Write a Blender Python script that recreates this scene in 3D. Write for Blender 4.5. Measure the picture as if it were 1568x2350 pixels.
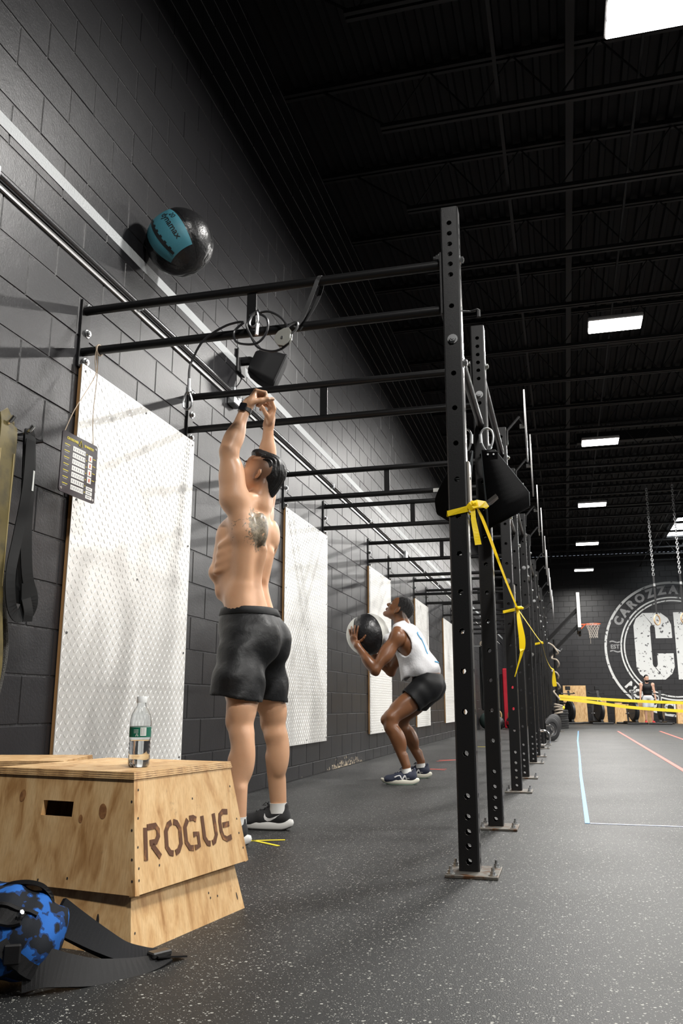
import bpy, math, random
import numpy as np
from mathutils import Vector, Matrix
from mathutils.bvhtree import BVHTree
random.seed(7); RNG = np.random.default_rng(7)
for _o in list(bpy.data.objects): bpy.data.objects.remove(_o, do_unlink=True)
SC = bpy.context.scene
COL = SC.collection

# ------------------------------------------------------------------ camera
CAM_F, CAM_YAW, CAM_PITCH, CAM_ROLL, CAM_H = 1920.0, .2568, .2268, .0007, .6067
def cam_axes():
    f = np.array([-math.sin(CAM_YAW)*math.cos(CAM_PITCH), math.cos(CAM_YAW)*math.cos(CAM_PITCH), math.sin(CAM_PITCH)])
    r = np.array([math.cos(CAM_YAW), math.sin(CAM_YAW), 0.]); u = np.cross(r, f)
    c, s = math.cos(CAM_ROLL), math.sin(CAM_ROLL)
    return r*c + u*s, -r*s + u*c, f
_r, _u, _f = cam_axes()
cd = bpy.data.cameras.new('camera'); cam = bpy.data.objects.new('camera', cd); COL.objects.link(cam)
cd.sensor_fit = 'VERTICAL'; cd.sensor_height = 36.0; cd.sensor_width = 24.0; cd.lens = CAM_F*36.0/2350.0
cd.clip_start = .05; cd.clip_end = 200
cam.matrix_world = Matrix(((_r[0], _u[0], -_f[0], 0), (_r[1], _u[1], -_f[1], 0), (_r[2], _u[2], -_f[2], CAM_H), (0, 0, 0, 1)))
SC.camera = cam

# ------------------------------------------------------------------ world, exposure, lamp power
wd = bpy.data.worlds.new('world'); SC.world = wd; wd.use_nodes = True
wd.node_tree.nodes['Background'].inputs[0].default_value = (.75, .85, 1, 1)
wd.node_tree.nodes['Background'].inputs[1].default_value = .6
SC.view_settings.view_transform = 'Standard'; SC.view_settings.look = 'None'
SC.view_settings.gamma = 1; SC.view_settings.use_curve_mapping = False
SC.view_settings.exposure = 0.15
LAMP_W = 240.0          # each linear high-bay lamp
LAMP_SPREAD = 176.0
LAMP_COL = (1.0, .975, .935)

# ------------------------------------------------------------------ materials
MATS = {}
def nd(nt, t, **kw):
    n = nt.nodes.new(t)
    for k, v in kw.items(): setattr(n, k, v)
    return n
def mat(name, col, rough=.5, metal=0., bump=None, var=None, spec=None, emis=None, trans=None, coat=None, sss=None):
    """col rgb; bump=(scale,strength); var=(scale, colour2, lo, hi) mixes a second own colour by noise"""
    if name in MATS: return MATS[name]
    m = bpy.data.materials.new(name); m.use_nodes = True; nt = m.node_tree
    b = nt.nodes['Principled BSDF']
    b.inputs['Base Color'].default_value = (*col, 1); b.inputs['Roughness'].default_value = rough; b.inputs['Metallic'].default_value = metal
    if spec is not None: b.inputs['Specular IOR Level'].default_value = spec
    if coat: b.inputs['Coat Weight'].default_value = coat; b.inputs['Coat Roughness'].default_value = .15
    if sss: b.inputs['Subsurface Weight'].default_value = sss; b.inputs['Subsurface Radius'].default_value = (.02, .008, .004); b.inputs['Subsurface Scale'].default_value = .5
    if emis: b.inputs['Emission Color'].default_value = (*emis[0], 1); b.inputs['Emission Strength'].default_value = emis[1]
    if trans: b.inputs['Transmission Weight'].default_value = trans
    geo = None
    if bump or var: geo = nd(nt, 'ShaderNodeNewGeometry')
    if var:
        n = nd(nt, 'ShaderNodeTexNoise'); n.inputs['Scale'].default_value = var[0]; n.inputs['Detail'].default_value = 5
        nt.links.new(geo.outputs['Position'], n.inputs['Vector'])
        mr = nd(nt, 'ShaderNodeMapRange'); mr.inputs[1].default_value = var[2]; mr.inputs[2].default_value = var[3]
        nt.links.new(n.outputs[0], mr.inputs[0])
        mx = nd(nt, 'ShaderNodeMix', data_type='RGBA'); mx.inputs[6].default_value = (*col, 1); mx.inputs[7].default_value = (*var[1], 1)
        nt.links.new(mr.outputs[0], mx.inputs[0]); nt.links.new(mx.outputs[2], b.inputs['Base Color'])
    if bump:
        n = nd(nt, 'ShaderNodeTexNoise'); n.inputs['Scale'].default_value = bump[0]; n.inputs['Detail'].default_value = 4
        nt.links.new(geo.outputs['Position'], n.inputs['Vector'])
        bp = nd(nt, 'ShaderNodeBump'); bp.inputs['Strength'].default_value = bump[1]; bp.inputs['Distance'].default_value = .01
        nt.links.new(n.outputs[0], bp.inputs['Height']); nt.links.new(bp.outputs[0], b.inputs['Normal'])
    MATS[name] = m
    return m
def bsdf(m): return m.node_tree.nodes['Principled BSDF']

# ------------------------------------------------------------------ objects
def link(o, parent=None):
    COL.objects.link(o)
    if parent is not None:
        o.parent = parent
        o.matrix_parent_inverse = PINV.get(parent.name, Matrix.Identity(4))
    return o
PINV = {}
def tag(o, label=None, cat=None, group=None, kind=None):
    if label: o['label'] = label
    if cat: o['category'] = cat
    if group: o['group'] = group
    if kind: o['kind'] = kind
    return o
def thing(name, loc, label, cat, group=None, kind=None):
    o = bpy.data.objects.new(name, None); o.location = loc; o.empty_display_size = .1
    COL.objects.link(o); PINV[o.name] = Matrix.Translation(-Vector(loc))
    return tag(o, label, cat, group, kind)
def rot_to(d):
    d = Vector(d).normalized(); a = Vector((0, 0, 1)) if abs(d.z) < .95 else Vector((1, 0, 0))
    x = a.cross(d).normalized(); y = d.cross(x)
    return x, y, d
class MB:
    def __init__(s): s.v = []; s.f = []
    def add(s, vs, fs):
        b = len(s.v); s.v += [tuple(v) for v in vs]; s.f += [tuple(i + b for i in f) for f in fs]; return s
    def hexa(s, P):      # 8 points: bottom 4 ccw, top 4 ccw
        return s.add(P, [(3, 2, 1, 0), (4, 5, 6, 7), (0, 1, 5, 4), (1, 2, 6, 5), (2, 3, 7, 6), (3, 0, 4, 7)])
    def box(s, c, d, M=None, bev=0.):
        x, y, z = d[0]/2, d[1]/2, d[2]/2
        if bev <= 0:
            P = [(-x, -y, -z), (x, -y, -z), (x, y, -z), (-x, y, -z), (-x, -y, z), (x, -y, z), (x, y, z), (-x, y, z)]
            F = [(3, 2, 1, 0), (4, 5, 6, 7), (0, 1, 5, 4), (1, 2, 6, 5), (2, 3, 7, 6), (3, 0, 4, 7)]
        else:
            P = []; F = []
            for sx in (-1, 1):
                for sy in (-1, 1):
                    for sz in (-1, 1):
                        P += [(sx*x, sy*(y-bev), sz*(z-bev)), (sx*(x-bev), sy*y, sz*(z-bev)), (sx*(x-bev), sy*(y-bev), sz*z)]
            def ix(a, b_, c_, k): return ((a > 0)*4 + (b_ > 0)*2 + (c_ > 0))*3 + k
            for sg in (-1, 1):
                q = [ix(sg, -1, -1, 0), ix(sg, 1, -1, 0), ix(sg, 1, 1, 0), ix(sg, -1, 1, 0)]; F.append(tuple(q if sg > 0 else q[::-1]))
                q = [ix(-1, sg, -1, 1), ix(1, sg, -1, 1), ix(1, sg, 1, 1), ix(-1, sg, 1, 1)]; F.append(tuple(q[::-1] if sg > 0 else q))
                q = [ix(-1, -1, sg, 2), ix(1, -1, sg, 2), ix(1, 1, sg, 2), ix(-1, 1, sg, 2)]; F.append(tuple(q if sg > 0 else q[::-1]))
            for a in (-1, 1):
                for b_ in (-1, 1):
                    q = [ix(a, b_, -1, 0), ix(a, b_, 1, 0), ix(a, b_, 1, 1), ix(a, b_, -1, 1)]; F.append(tuple(q[::-1] if a*b_ > 0 else q))
                    q = [ix(a, -1, b_, 0), ix(a, 1, b_, 0), ix(a, 1, b_, 2), ix(a, -1, b_, 2)]; F.append(tuple(q if a*b_ > 0 else q[::-1]))
                    q = [ix(-1, a, b_, 1), ix(1, a, b_, 1), ix(1, a, b_, 2), ix(-1, a, b_, 2)]; F.append(tuple(q[::-1] if a*b_ > 0 else q))
            for a in (-1, 1):
                for b_ in (-1, 1):
                    for c_ in (-1, 1):
                        q = (ix(a, b_, c_, 0), ix(a, b_, c_, 1), ix(a, b_, c_, 2)); F.append(q if a*b_*c_ > 0 else q[::-1])
        if M is not None: P = [tuple(M @ Vector(p)) for p in P]
        c = Vector(c)
        return s.add([tuple(Vector(p) + c) for p in P], F)
    def cyl(s, a, b, r0, r1=None, n=12, cap=True):
        r1 = r0 if r1 is None else r1; a = Vector(a); b = Vector(b); x, y, d = rot_to(b - a)
        V = []
        for c, r in ((a, r0), (b, r1)):
            for i in range(n):
                t = 2*math.pi*i/n; V.append(c + x*(r*math.cos(t)) + y*(r*math.sin(t)))
        F = [(i, (i+1) % n, n + (i+1) % n, n + i) for i in range(n)]
        if cap: F += [tuple(range(n))[::-1], tuple(range(n, 2*n))]
        return s.add(V, F)
    def tube(s, pts, r, n=8, closed=False, cap=True):
        pts = [Vector(p) for p in pts]; m = len(pts); V = []; F = []
        rs = r if isinstance(r, (list, tuple)) else [r]*m
        tg = []
        for i in range(m):
            if closed: t = pts[(i+1) % m] - pts[i-1]
            else: t = pts[min(i+1, m-1)] - pts[max(i-1, 0)]
            tg.append(t.normalized() if t.length > 1e-9 else Vector((0, 0, 1)))
        x, y, _ = rot_to(tg[0])
        for i in range(m):
            x = (x - tg[i]*x.dot(tg[i])); x = x.normalized() if x.length > 1e-6 else rot_to(tg[i])[0]
            y = tg[i].cross(x)
            for k in range(n):
                a = 2*math.pi*k/n; V.append(pts[i] + x*(rs[i]*math.cos(a)) + y*(rs[i]*math.sin(a)))
        for i in range(m if closed else m-1):
            j = (i+1) % m
            for k in range(n): F.append((i*n+k, i*n+(k+1) % n, j*n+(k+1) % n, j*n+k))
        if cap and not closed: F += [tuple(range(n))[::-1], tuple(range((m-1)*n, m*n))]
        return s.add(V, F)
    def sweep(s, pts, w, t, up=(0, 0, 1), closed=False):   # flat band: width along 'side', thickness t; up list or vec = band normal
        pts = [Vector(p) for p in pts]; m = len(pts); V = []; F = []
        for i in range(m):
            tg = ((pts[(i+1) % m] - pts[i-1]) if closed else (pts[min(i+1, m-1)] - pts[max(i-1, 0)])).normalized()
            u = Vector(up[i]) if isinstance(up, list) else Vector(up)
            sd = tg.cross(u); sd = sd.normalized() if sd.length > 1e-6 else rot_to(tg)[0]
            nn = sd.cross(tg); ww = w[i] if isinstance(w, (list, tuple)) else w
            V += [pts[i]-sd*ww/2-nn*t/2, pts[i]+sd*ww/2-nn*t/2, pts[i]+sd*ww/2+nn*t/2, pts[i]-sd*ww/2+nn*t/2]
        for i in range(m if closed else m-1):
            j = (i+1) % m
            for k in range(4): F.append((i*4+k, i*4+(k+1) % 4, j*4+(k+1) % 4, j*4+k))
        if not closed: F += [(3, 2, 1, 0), (m*4-4, m*4-3, m*4-2, m*4-1)]
        return s.add(V, F)
    def lathe(s, prof, n=20, M=None, cap=True):   # prof list of (r,z) about z
        V = []; F = []; m = len(prof)
        for r, z in prof:
            for k in range(n):
                a = 2*math.pi*k/n; V.append((r*math.cos(a), r*math.sin(a), z))
        for i in range(m-1):
            for k in range(n): F.append((i*n+k, i*n+(k+1) % n, (i+1)*n+(k+1) % n, (i+1)*n+k))
        if cap: F += [tuple(range(n))[::-1], tuple(range((m-1)*n, m*n))]
        if M is not None: V = [tuple(M @ Vector(v)) for v in V]
        return s.add(V, F)
    def prism(s, poly, M, h):      # poly 2D ccw in local xy of M, extruded by h along local z
        n = len(poly)
        V = [M @ Vector((x, y, 0)) for x, y in poly] + [M @ Vector((x, y, h)) for x, y in poly]
        F = [tuple(range(n))[::-1], tuple(range(n, 2*n))] + [(i, (i+1) % n, n+(i+1) % n, n+i) for i in range(n)]
        return s.add(V, F)
    def mesh(s, name, m=None, smooth=False):
        me = bpy.data.meshes.new(name); me.from_pydata([tuple(v) for v in s.v], [], s.f)
        if m is not None: me.materials.append(m)
        if smooth:
            me.polygons.foreach_set('use_smooth', [True]*len(me.polygons))
            if smooth != 'all': me.set_sharp_from_angle(angle=math.radians(38))
        me.update(); return me
    def build(s, name, m, parent=None, smooth=False, loc=None):
        if loc is not None: s.v = [tuple(Vector(v) - Vector(loc)) for v in s.v]
        o = bpy.data.objects.new(name, s.mesh(name, m, smooth))
        if loc is not None: o.location = loc
        return link(o, parent)
def obj(name, me, parent=None, loc=(0, 0, 0)):
    o = bpy.data.objects.new(name, me); o.location = loc
    return link(o, parent)
def frame(o, x, y):      # matrix with local x,y axes
    x = Vector(x).normalized(); y = Vector(y).normalized(); z = x.cross(y).normalized(); y = z.cross(x)
    return Matrix(((x.x, y.x, z.x, o[0]), (x.y, y.y, z.y, o[1]), (x.z, y.z, z.z, o[2]), (0, 0, 0, 1)))
def text_geo(body, size=1., bold=0., align='LEFT'):
    cu = bpy.data.curves.new('t', 'FONT'); cu.body = body; cu.size = size; cu.offset = bold; cu.align_x = align; cu.resolution_u = 3
    o = bpy.data.objects.new('t', cu); COL.objects.link(o)
    dg = bpy.context.evaluated_depsgraph_get(); dg.update(); me = bpy.data.meshes.new_from_object(o.evaluated_get(dg))
    V = [(v.co.x, v.co.y) for v in me.vertices]; F = [tuple(p.vertices) for p in me.polygons]
    bpy.data.objects.remove(o); bpy.data.curves.remove(cu); bpy.data.meshes.remove(me)
    return V, F
def flat_text(name, body, size, M, m, parent, bold=0., align='CENTER', lift=.0015):
    V, F = text_geo(body, size, bold, align); b = MB(); b.add([M @ Vector((x, y, lift)) for x, y in V], F)
    return b.build(name, m, parent)
def cat(*a): return [p for q in a for p in q]
def bez(a, b, c, d, n=10):
    a, b, c, d = map(Vector, (a, b, c, d))
    return [a*(1-t)**3 + b*3*t*(1-t)**2 + c*3*t*t*(1-t) + d*t**3 for t in [i/n for i in range(n+1)]]
def spline(P, n=6):      # Catmull-Rom through points
    P = [Vector(p) for p in P]; Q = [P[0]*2-P[1]] + P + [P[-1]*2-P[-2]]; out = []
    for i in range(1, len(Q)-2):
        for k in range(n):
            t = k/n; p0, p1, p2, p3 = Q[i-1:i+3]
            out.append(.5*((2*p1) + (p2-p0)*t + (2*p0-5*p1+4*p2-p3)*t*t + (3*p1-p0-3*p2+p3)*t**3))
    return out + [P[-1]]

# ------------------------------------------------------------------ implicit surfaces (one continuous skin per body)
class Sdf:
    def __init__(s): s.P = []
    def rc(s, a, b, r0, r1, k=.02, op=1): s.P.append(('c', np.array(a, float), np.array(b, float), r0, r1, k, op)); return s
    def el(s, c, r, k=.02, op=1, R=None): s.P.append(('e', np.array(c, float), np.array(r, float), None if R is None else np.array(R, float), 0, k, op)); return s
    def val(s, p, q):
        if p[0] == 'c':
            a, b, r0, r1 = p[1:5]; ab = b-a; t = np.clip(((q-a) @ ab)/max(ab @ ab, 1e-12), 0, 1)
            return np.linalg.norm(q - a - t[..., None]*ab, axis=-1) - (r0 + (r1-r0)*t)
        c, r, R = p[1:4]; l = q - c
        if R is not None: l = l @ R
        k0 = np.linalg.norm(l/r, axis=-1); k1 = np.linalg.norm(l/(r*r), axis=-1)
        return k0*(k0-1)/np.maximum(k1, 1e-9)
    def field(s, h, pad=.03):
        lo = np.full(3, 1e9); hi = -lo
        for p in s.P:
            if p[6] < 0: continue
            if p[0] == 'c':
                m = max(p[3], p[4]); lo = np.minimum(lo, np.minimum(p[1], p[2])-m); hi = np.maximum(hi, np.maximum(p[1], p[2])+m)
            else:
                m = p[2] if p[3] is None else np.full(3, p[2].max()); lo = np.minimum(lo, p[1]-m); hi = np.maximum(hi, p[1]+m)
        lo -= pad; hi += pad; n = np.ceil((hi-lo)/h).astype(int)+1
        F = np.full(n, .25, np.float32)
        ax = [lo[i] + h*np.arange(n[i]) for i in range(3)]
        for p in s.P:
            if p[0] == 'c': m = max(p[3], p[4]); a = np.minimum(p[1], p[2])-m; b = np.maximum(p[1], p[2])+m
            else:
                m = p[2] if p[3] is None else np.full(3, p[2].max()); a = p[1]-m; b = p[1]+m
            k = p[5]; g = k + 3*h
            i0 = np.clip(np.floor((a-g-lo)/h).astype(int), 0, n-1); i1 = np.clip(np.ceil((b+g-lo)/h).astype(int)+1, 1, n)
            sl = tuple(slice(i0[i], i1[i]) for i in range(3))
            q = np.stack(np.meshgrid(*[ax[i][sl[i]] for i in range(3)], indexing='ij'), -1)
            d = s.val(p, q); f = F[sl]
            if p[6] > 0: hh = np.maximum(k - np.abs(f-d), 0)/k; F[sl] = np.minimum(f, d) - hh*hh*k*.25
            else: d = -d; hh = np.maximum(k - np.abs(f-d), 0)/k; F[sl] = np.maximum(f, d) + hh*hh*k*.25
        return F, lo, h
def grid_of(F, lo, h):
    return np.stack(np.meshgrid(*[lo[i] + h*np.arange(F.shape[i]) for i in range(3)], indexing='ij'), -1)
def surfnet(F, lo, h, smooth=1):
    I = F < 0; n = F.shape
    c = np.zeros(tuple(k-1 for k in n), np.int8)
    for dx in (0, 1):
        for dy in (0, 1):
            for dz in (0, 1): c += I[dx:n[0]-1+dx, dy:n[1]-1+dy, dz:n[2]-1+dz]
    idx = np.argwhere((c > 0) & (c < 8)); ids = np.full(c.shape, -1, np.int64); ids[tuple(idx.T)] = np.arange(len(idx))
    acc = np.zeros((len(idx), 3)); cnt = np.zeros(len(idx))
    for a in range(3):
        o1, o2 = [i for i in range(3) if i != a]
        for u in (0, 1):
            for v in (0, 1):
                p = idx.copy(); p[:, o1] += u; p[:, o2] += v; q = p.copy(); q[:, a] += 1
                f0 = F[tuple(p.T)].astype(float); f1 = F[tuple(q.T)].astype(float); m = (f0 < 0) != (f1 < 0)
                t = np.where(m, f0/np.where(f0 == f1, 1, f0-f1), 0); pt = p.astype(float); pt[:, a] += t
                acc[m] += pt[m]; cnt[m] += 1
    V = lo + h*acc/cnt[:, None]; Q = []
    for a in range(3):
        o1, o2 = (a+1) % 3, (a+2) % 3
        s0 = [slice(None)]*3; s1 = [slice(None)]*3; s0[a] = slice(0, n[a]-1); s1[a] = slice(1, n[a])
        e = np.argwhere(I[tuple(s0)] != I[tuple(s1)])
        e = e[(e[:, o1] > 0) & (e[:, o2] > 0) & (e[:, o1] < n[o1]-1) & (e[:, o2] < n[o2]-1)]
        ins = I[tuple(e.T)]; cc = []
        for du, dv in ((1, 1), (0, 1), (0, 0), (1, 0)):
            p = e.copy(); p[:, o1] -= du; p[:, o2] -= dv; cc.append(ids[tuple(p.T)])
        cc = np.stack(cc, 1); cc[ins] = cc[ins]; cc[~ins] = cc[~ins][:, ::-1]; Q.append(cc[:, ::-1][:, ::-1])
    Q = np.concatenate(Q)
    for _ in range(smooth):
        A = np.zeros_like(V); N = np.zeros(len(V))
        for i, j in ((0, 1), (1, 2), (2, 3), (3, 0)):
            np.add.at(A, Q[:, i], V[Q[:, j]]); np.add.at(N, Q[:, i], 1); np.add.at(A, Q[:, j], V[Q[:, i]]); np.add.at(N, Q[:, j], 1)
        V = V*.45 + .55*A/np.maximum(N, 1)[:, None]
    return V, Q
def np_mesh(name, V, Q, m, attr=None):
    me = bpy.data.meshes.new(name); me.vertices.add(len(V)); me.vertices.foreach_set('co', np.asarray(V, np.float32).ravel())
    k = Q.shape[1]; me.loops.add(Q.size); me.loops.foreach_set('vertex_index', Q.astype(np.int32).ravel())
    me.polygons.add(len(Q)); me.polygons.foreach_set('loop_start', np.arange(0, Q.size, k, dtype=np.int32))
    me.polygons.foreach_set('use_smooth', np.ones(len(Q), bool)); me.update(calc_edges=True); me.validate()
    if m is not None: me.materials.append(m)
    for nm, arr in (attr or {}).items():
        a = me.attributes.new(nm, 'FLOAT', 'POINT'); a.data.foreach_set('value', np.asarray(arr, np.float32))
    return me
# ================================================================== SETTING
WX, WY, CEIL = -2.193, 32.3, 6.1
XR, YF = 14.5, -7.0
def cam_px(P):
    d = np.asarray(P, float) - np.array([0, 0, CAM_H]); z = d @ _f
    return 784 + CAM_F*(d @ _r)/z, 1175 - CAM_F*(d @ _u)/z, z

# ---- floor: black rubber with pale flecks
def floor_mat():
    m = mat('rubber_floor', (.035, .036, .038), .42, spec=.43); nt = m.node_tree; b = bsdf(m)
    g = nd(nt, 'ShaderNodeNewGeometry')
    acc = None
    for sc, th, lo in ((85, .16, .74), (150, .17, .74), (300, .19, .74)):
        v = nd(nt, 'ShaderNodeTexVoronoi'); v.inputs['Scale'].default_value = sc; nt.links.new(g.outputs['Position'], v.inputs['Vector'])
        lt = nd(nt, 'ShaderNodeMath', operation='LESS_THAN'); nt.links.new(v.outputs['Distance'], lt.inputs[0])
        sp = nd(nt, 'ShaderNodeSeparateColor'); nt.links.new(v.outputs['Color'], sp.inputs[0])
        sz = nd(nt, 'ShaderNodeMapRange'); sz.inputs[1].default_value = lo; sz.inputs[2].default_value = 1; sz.inputs[3].default_value = 0; sz.inputs[4].default_value = th*2.1
        nt.links.new(sp.outputs[0], sz.inputs[0]); nt.links.new(sz.outputs[0], lt.inputs[1])
        if acc is None: acc = lt
        else:
            mx = nd(nt, 'ShaderNodeMath', operation='MAXIMUM'); nt.links.new(acc.outputs[0], mx.inputs[0]); nt.links.new(lt.outputs[0], mx.inputs[1]); acc = mx
    n = nd(nt, 'ShaderNodeTexNoise'); n.inputs['Scale'].default_value = 1.3; n.inputs['Detail'].default_value = 6; nt.links.new(g.outputs['Position'], n.inputs['Vector'])
    base = nd(nt, 'ShaderNodeMix', data_type='RGBA'); base.inputs[6].default_value = (.007, .0078, .008, 1); base.inputs[7].default_value = (.015, .0155, .0155, 1)
    nt.links.new(n.outputs[0], base.inputs[0])
    mx = nd(nt, 'ShaderNodeMix', data_type='RGBA'); mx.inputs[7].default_value = (.29, .29, .265, 1)
    nt.links.new(acc.outputs[0], mx.inputs[0]); nt.links.new(base.outputs[2], mx.inputs[6]); nt.links.new(mx.outputs[2], b.inputs['Base Color'])
    rr = nd(nt, 'ShaderNodeMapRange'); rr.inputs[3].default_value = .48; rr.inputs[4].default_value = .62; nt.links.new(n.outputs[0], rr.inputs[0]); nt.links.new(rr.outputs[0], b.inputs['Roughness'])
    n2 = nd(nt, 'ShaderNodeTexNoise'); n2.inputs['Scale'].default_value = 260; nt.links.new(g.outputs['Position'], n2.inputs['Vector'])
    bp = nd(nt, 'ShaderNodeBump'); bp.inputs['Strength'].default_value = .25; bp.inputs['Distance'].default_value = .004
    nt.links.new(n2.outputs[0], bp.inputs['Height']); nt.links.new(bp.outputs[0], b.inputs['Normal'])
    return m
fl = MB().box(((XR+WX-.3)/2, (WY+.3+YF)/2, -.05), (XR-WX+.9, WY-YF+.9, .1)).build('floor', floor_mat())
tag(fl, 'black rubber gym floor with pale flecks', 'floor', kind='structure')

# ---- painted block walls
def block_mat():
    m = mat('black_block_paint', (.03, .03, .032), .36, spec=.44); nt = m.node_tree; b = bsdf(m)
    g = nd(nt, 'ShaderNodeNewGeometry')
    n = nd(nt, 'ShaderNodeTexNoise'); n.inputs['Scale'].default_value = 95; n.inputs['Detail'].default_value = 5; n.inputs['Roughness'].default_value = .65
    n2 = nd(nt, 'ShaderNodeTexNoise'); n2.inputs['Scale'].default_value = 7; n2.inputs['Detail'].default_value = 4
    n3 = nd(nt, 'ShaderNodeTexNoise'); n3.inputs['Scale'].default_value = 30; n3.inputs['Detail'].default_value = 6; n3.inputs['Roughness'].default_value = .7
    for k in (n, n2, n3): nt.links.new(g.outputs['Position'], k.inputs['Vector'])
    ad = nd(nt, 'ShaderNodeMath', operation='MULTIPLY_ADD'); ad.inputs[1].default_value = 1.6
    nt.links.new(n2.outputs[0], ad.inputs[0]); nt.links.new(n.outputs[0], ad.inputs[2])
    bp = nd(nt, 'ShaderNodeBump'); bp.inputs['Strength'].default_value = .24; bp.inputs['Distance'].default_value = .004
    nt.links.new(ad.outputs[0], bp.inputs['Height']); nt.links.new(bp.outputs[0], b.inputs['Normal'])
    # chipped paint low down near the floor, where the block shows pale
    sx = nd(nt, 'ShaderNodeSeparateXYZ'); nt.links.new(g.outputs['Position'], sx.inputs[0])
    zr = nd(nt, 'ShaderNodeMapRange'); zr.inputs[1].default_value = .0; zr.inputs[2].default_value = .22; zr.inputs[3].default_value = .15; zr.inputs[4].default_value = -.12
    nt.links.new(sx.outputs[2], zr.inputs[0])
    yr = nd(nt, 'ShaderNodeMapRange', interpolation_type='SMOOTHSTEP'); yr.inputs[1].default_value = 1.1; yr.inputs[2].default_value = .3; yr.inputs[3].default_value = 0; yr.inputs[4].default_value = .16
    ys = nd(nt, 'ShaderNodeMath', operation='SUBTRACT'); ys.inputs[1].default_value = 8.55; nt.links.new(sx.outputs[1], ys.inputs[0])
    ya = nd(nt, 'ShaderNodeMath', operation='ABSOLUTE'); nt.links.new(ys.outputs[0], ya.inputs[0]); nt.links.new(ya.outputs[0], yr.inputs[0])
    s1 = nd(nt, 'ShaderNodeMath', operation='ADD'); nt.links.new(zr.outputs[0], s1.inputs[0]); nt.links.new(n3.outputs[0], s1.inputs[1])
    s2 = nd(nt, 'ShaderNodeMath', operation='ADD'); nt.links.new(s1.outputs[0], s2.inputs[0]); nt.links.new(yr.outputs[0], s2.inputs[1])
    th = nd(nt, 'ShaderNodeMapRange'); th.inputs[1].default_value = .80; th.inputs[2].default_value = .82; nt.links.new(s2.outputs[0], th.inputs[0])
    mx = nd(nt, 'ShaderNodeMix', data_type='RGBA'); mx.inputs[6].default_value = (.0145, .0142, .0162, 1); mx.inputs[7].default_value = (.55, .45, .32, 1)
    nt.links.new(th.outputs[0], mx.inputs[0]); nt.links.new(mx.outputs[2], b.inputs['Base Color'])
    return m
BLK = block_mat(); JNT = mat('block_joint_paint', (.013, .013, .0145), .5, bump=(60, .4))
def block_mesh(L, Hh, D=.05, bv=.0035, nm='brick'):
    # local: x along wall, y out of wall (front at y=0), z up, origin at centre of the front
    x, z = L/2-.0028, Hh/2-.0028; V = [(-x, -bv-.001, -z), (x, -bv-.001, -z), (x, -bv-.001, z), (-x, -bv-.001, z), (-x+bv, 0, -z+bv), (x-bv, 0, -z+bv), (x-bv, 0, z-bv), (-x+bv, 0, z-bv),
        (-x, -D, -z), (x, -D, -z), (x, -D, z), (-x, -D, z)]
    F = [(7, 6, 5, 4)] + [(4+i, 4+(i+1) % 4, (i+1) % 4, i) for i in range(4)] + [(i, (i+1) % 4, 8+(i+1) % 4, 8+i) for i in range(4)]
    b = MB(); b.add(V, F); return b
def block_wall(wall, p0, ux, out, u0, u1, zbase, ph, zmax, facing):
    """blocks on a plane: p0 + ux*u + z; returns nothing; the 300 that show largest are parts, the rest one part"""
    ux = Vector(ux); out = Vector(out); Rm = Matrix((ux, out, Vector((0, 0, 1)))).transposed().to_4x4()
    full = block_mesh(.4064, .2032).mesh('brick', BLK); items = []
    j0 = -1
    for j in range(j0, int((zmax-zbase)/.2032)+1):
        z0 = zbase + j*.2032; z1 = z0 + .2032
        z0 = max(z0, .004); z1 = min(z1, zmax)
        if z1-z0 < .03: continue
        off = ph + (.2032 if j % 2 else 0)
        i = math.floor((u0-off)/.4064)
        while off + i*.4064 < u1:
            a = max(off + i*.4064, u0); b_ = min(off + (i+1)*.4064, u1); i += 1
            if b_-a < .03: continue
            c = Vector(p0) + ux*((a+b_)/2) + Vector((0, 0, (z0+z1)/2))
            x, y, dep = cam_px(c); ok = dep > .3 and -60 < x < 1630 and -60 < y < 2410
            area = abs((c - Vector((0, 0, CAM_H))).normalized().dot(out))/max(dep, .3)**2 if ok else 0
            items.append((area, c, b_-a, z1-z0))
    items.sort(key=lambda t: -t[0]); rest = MB()
    for k, (ar, c, L, Hh) in enumerate(items):
        jit = random.uniform(-.0012, .0012)
        M = Matrix.Translation(c + out*jit) @ Rm
        if k < 300 and ar > 0:
            me = full if abs(L-.4064) < 1e-4 and abs(Hh-.2032) < 1e-4 else block_mesh(L, Hh).mesh('brick', BLK)
            o = bpy.data.objects.new('brick', me); link(o, wall); o.matrix_world = M
        else:
            t = block_mesh(L, Hh); rest.add([M @ Vector(v) for v in t.v], t.f)
    o = rest.build('brick_courses', BLK, wall); tag(o, kind='stuff', label='remaining painted block courses')
wl = MB().box((WX-.158, (WY+YF)/2, CEIL/2), (.308, WY-YF+.6, CEIL)).build('wall_left', JNT)
tag(wl, 'black painted concrete block wall on the left', 'wall', kind='structure')
block_wall(wl, (WX, 0, 0), (0, 1, 0), (1, 0, 0), 1.6, WY-.012, .1185, 4.7245 % .4064, CEIL, 1)
wb = MB().box(((XR+WX)/2, WY+.16, CEIL/2), (XR-WX+.02, .308, CEIL)).build('wall_back', JNT)
tag(wb, 'black painted block wall at the far end with a painted round emblem', 'wall', kind='structure')
block_wall(wb, (0, WY, 0), (1, 0, 0), (0, -1, 0), WX+.02, 6.2, .1185, .1, CEIL, 1)
PLAIN = mat('plain_dark_paint', (.025, .025, .027), .6)
tag(MB().box((XR+.15, (WY+YF)/2, CEIL/2), (.3, WY-YF, CEIL)).build('wall_right', PLAIN), 'dark painted wall far to the right', 'wall', kind='structure')
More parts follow.
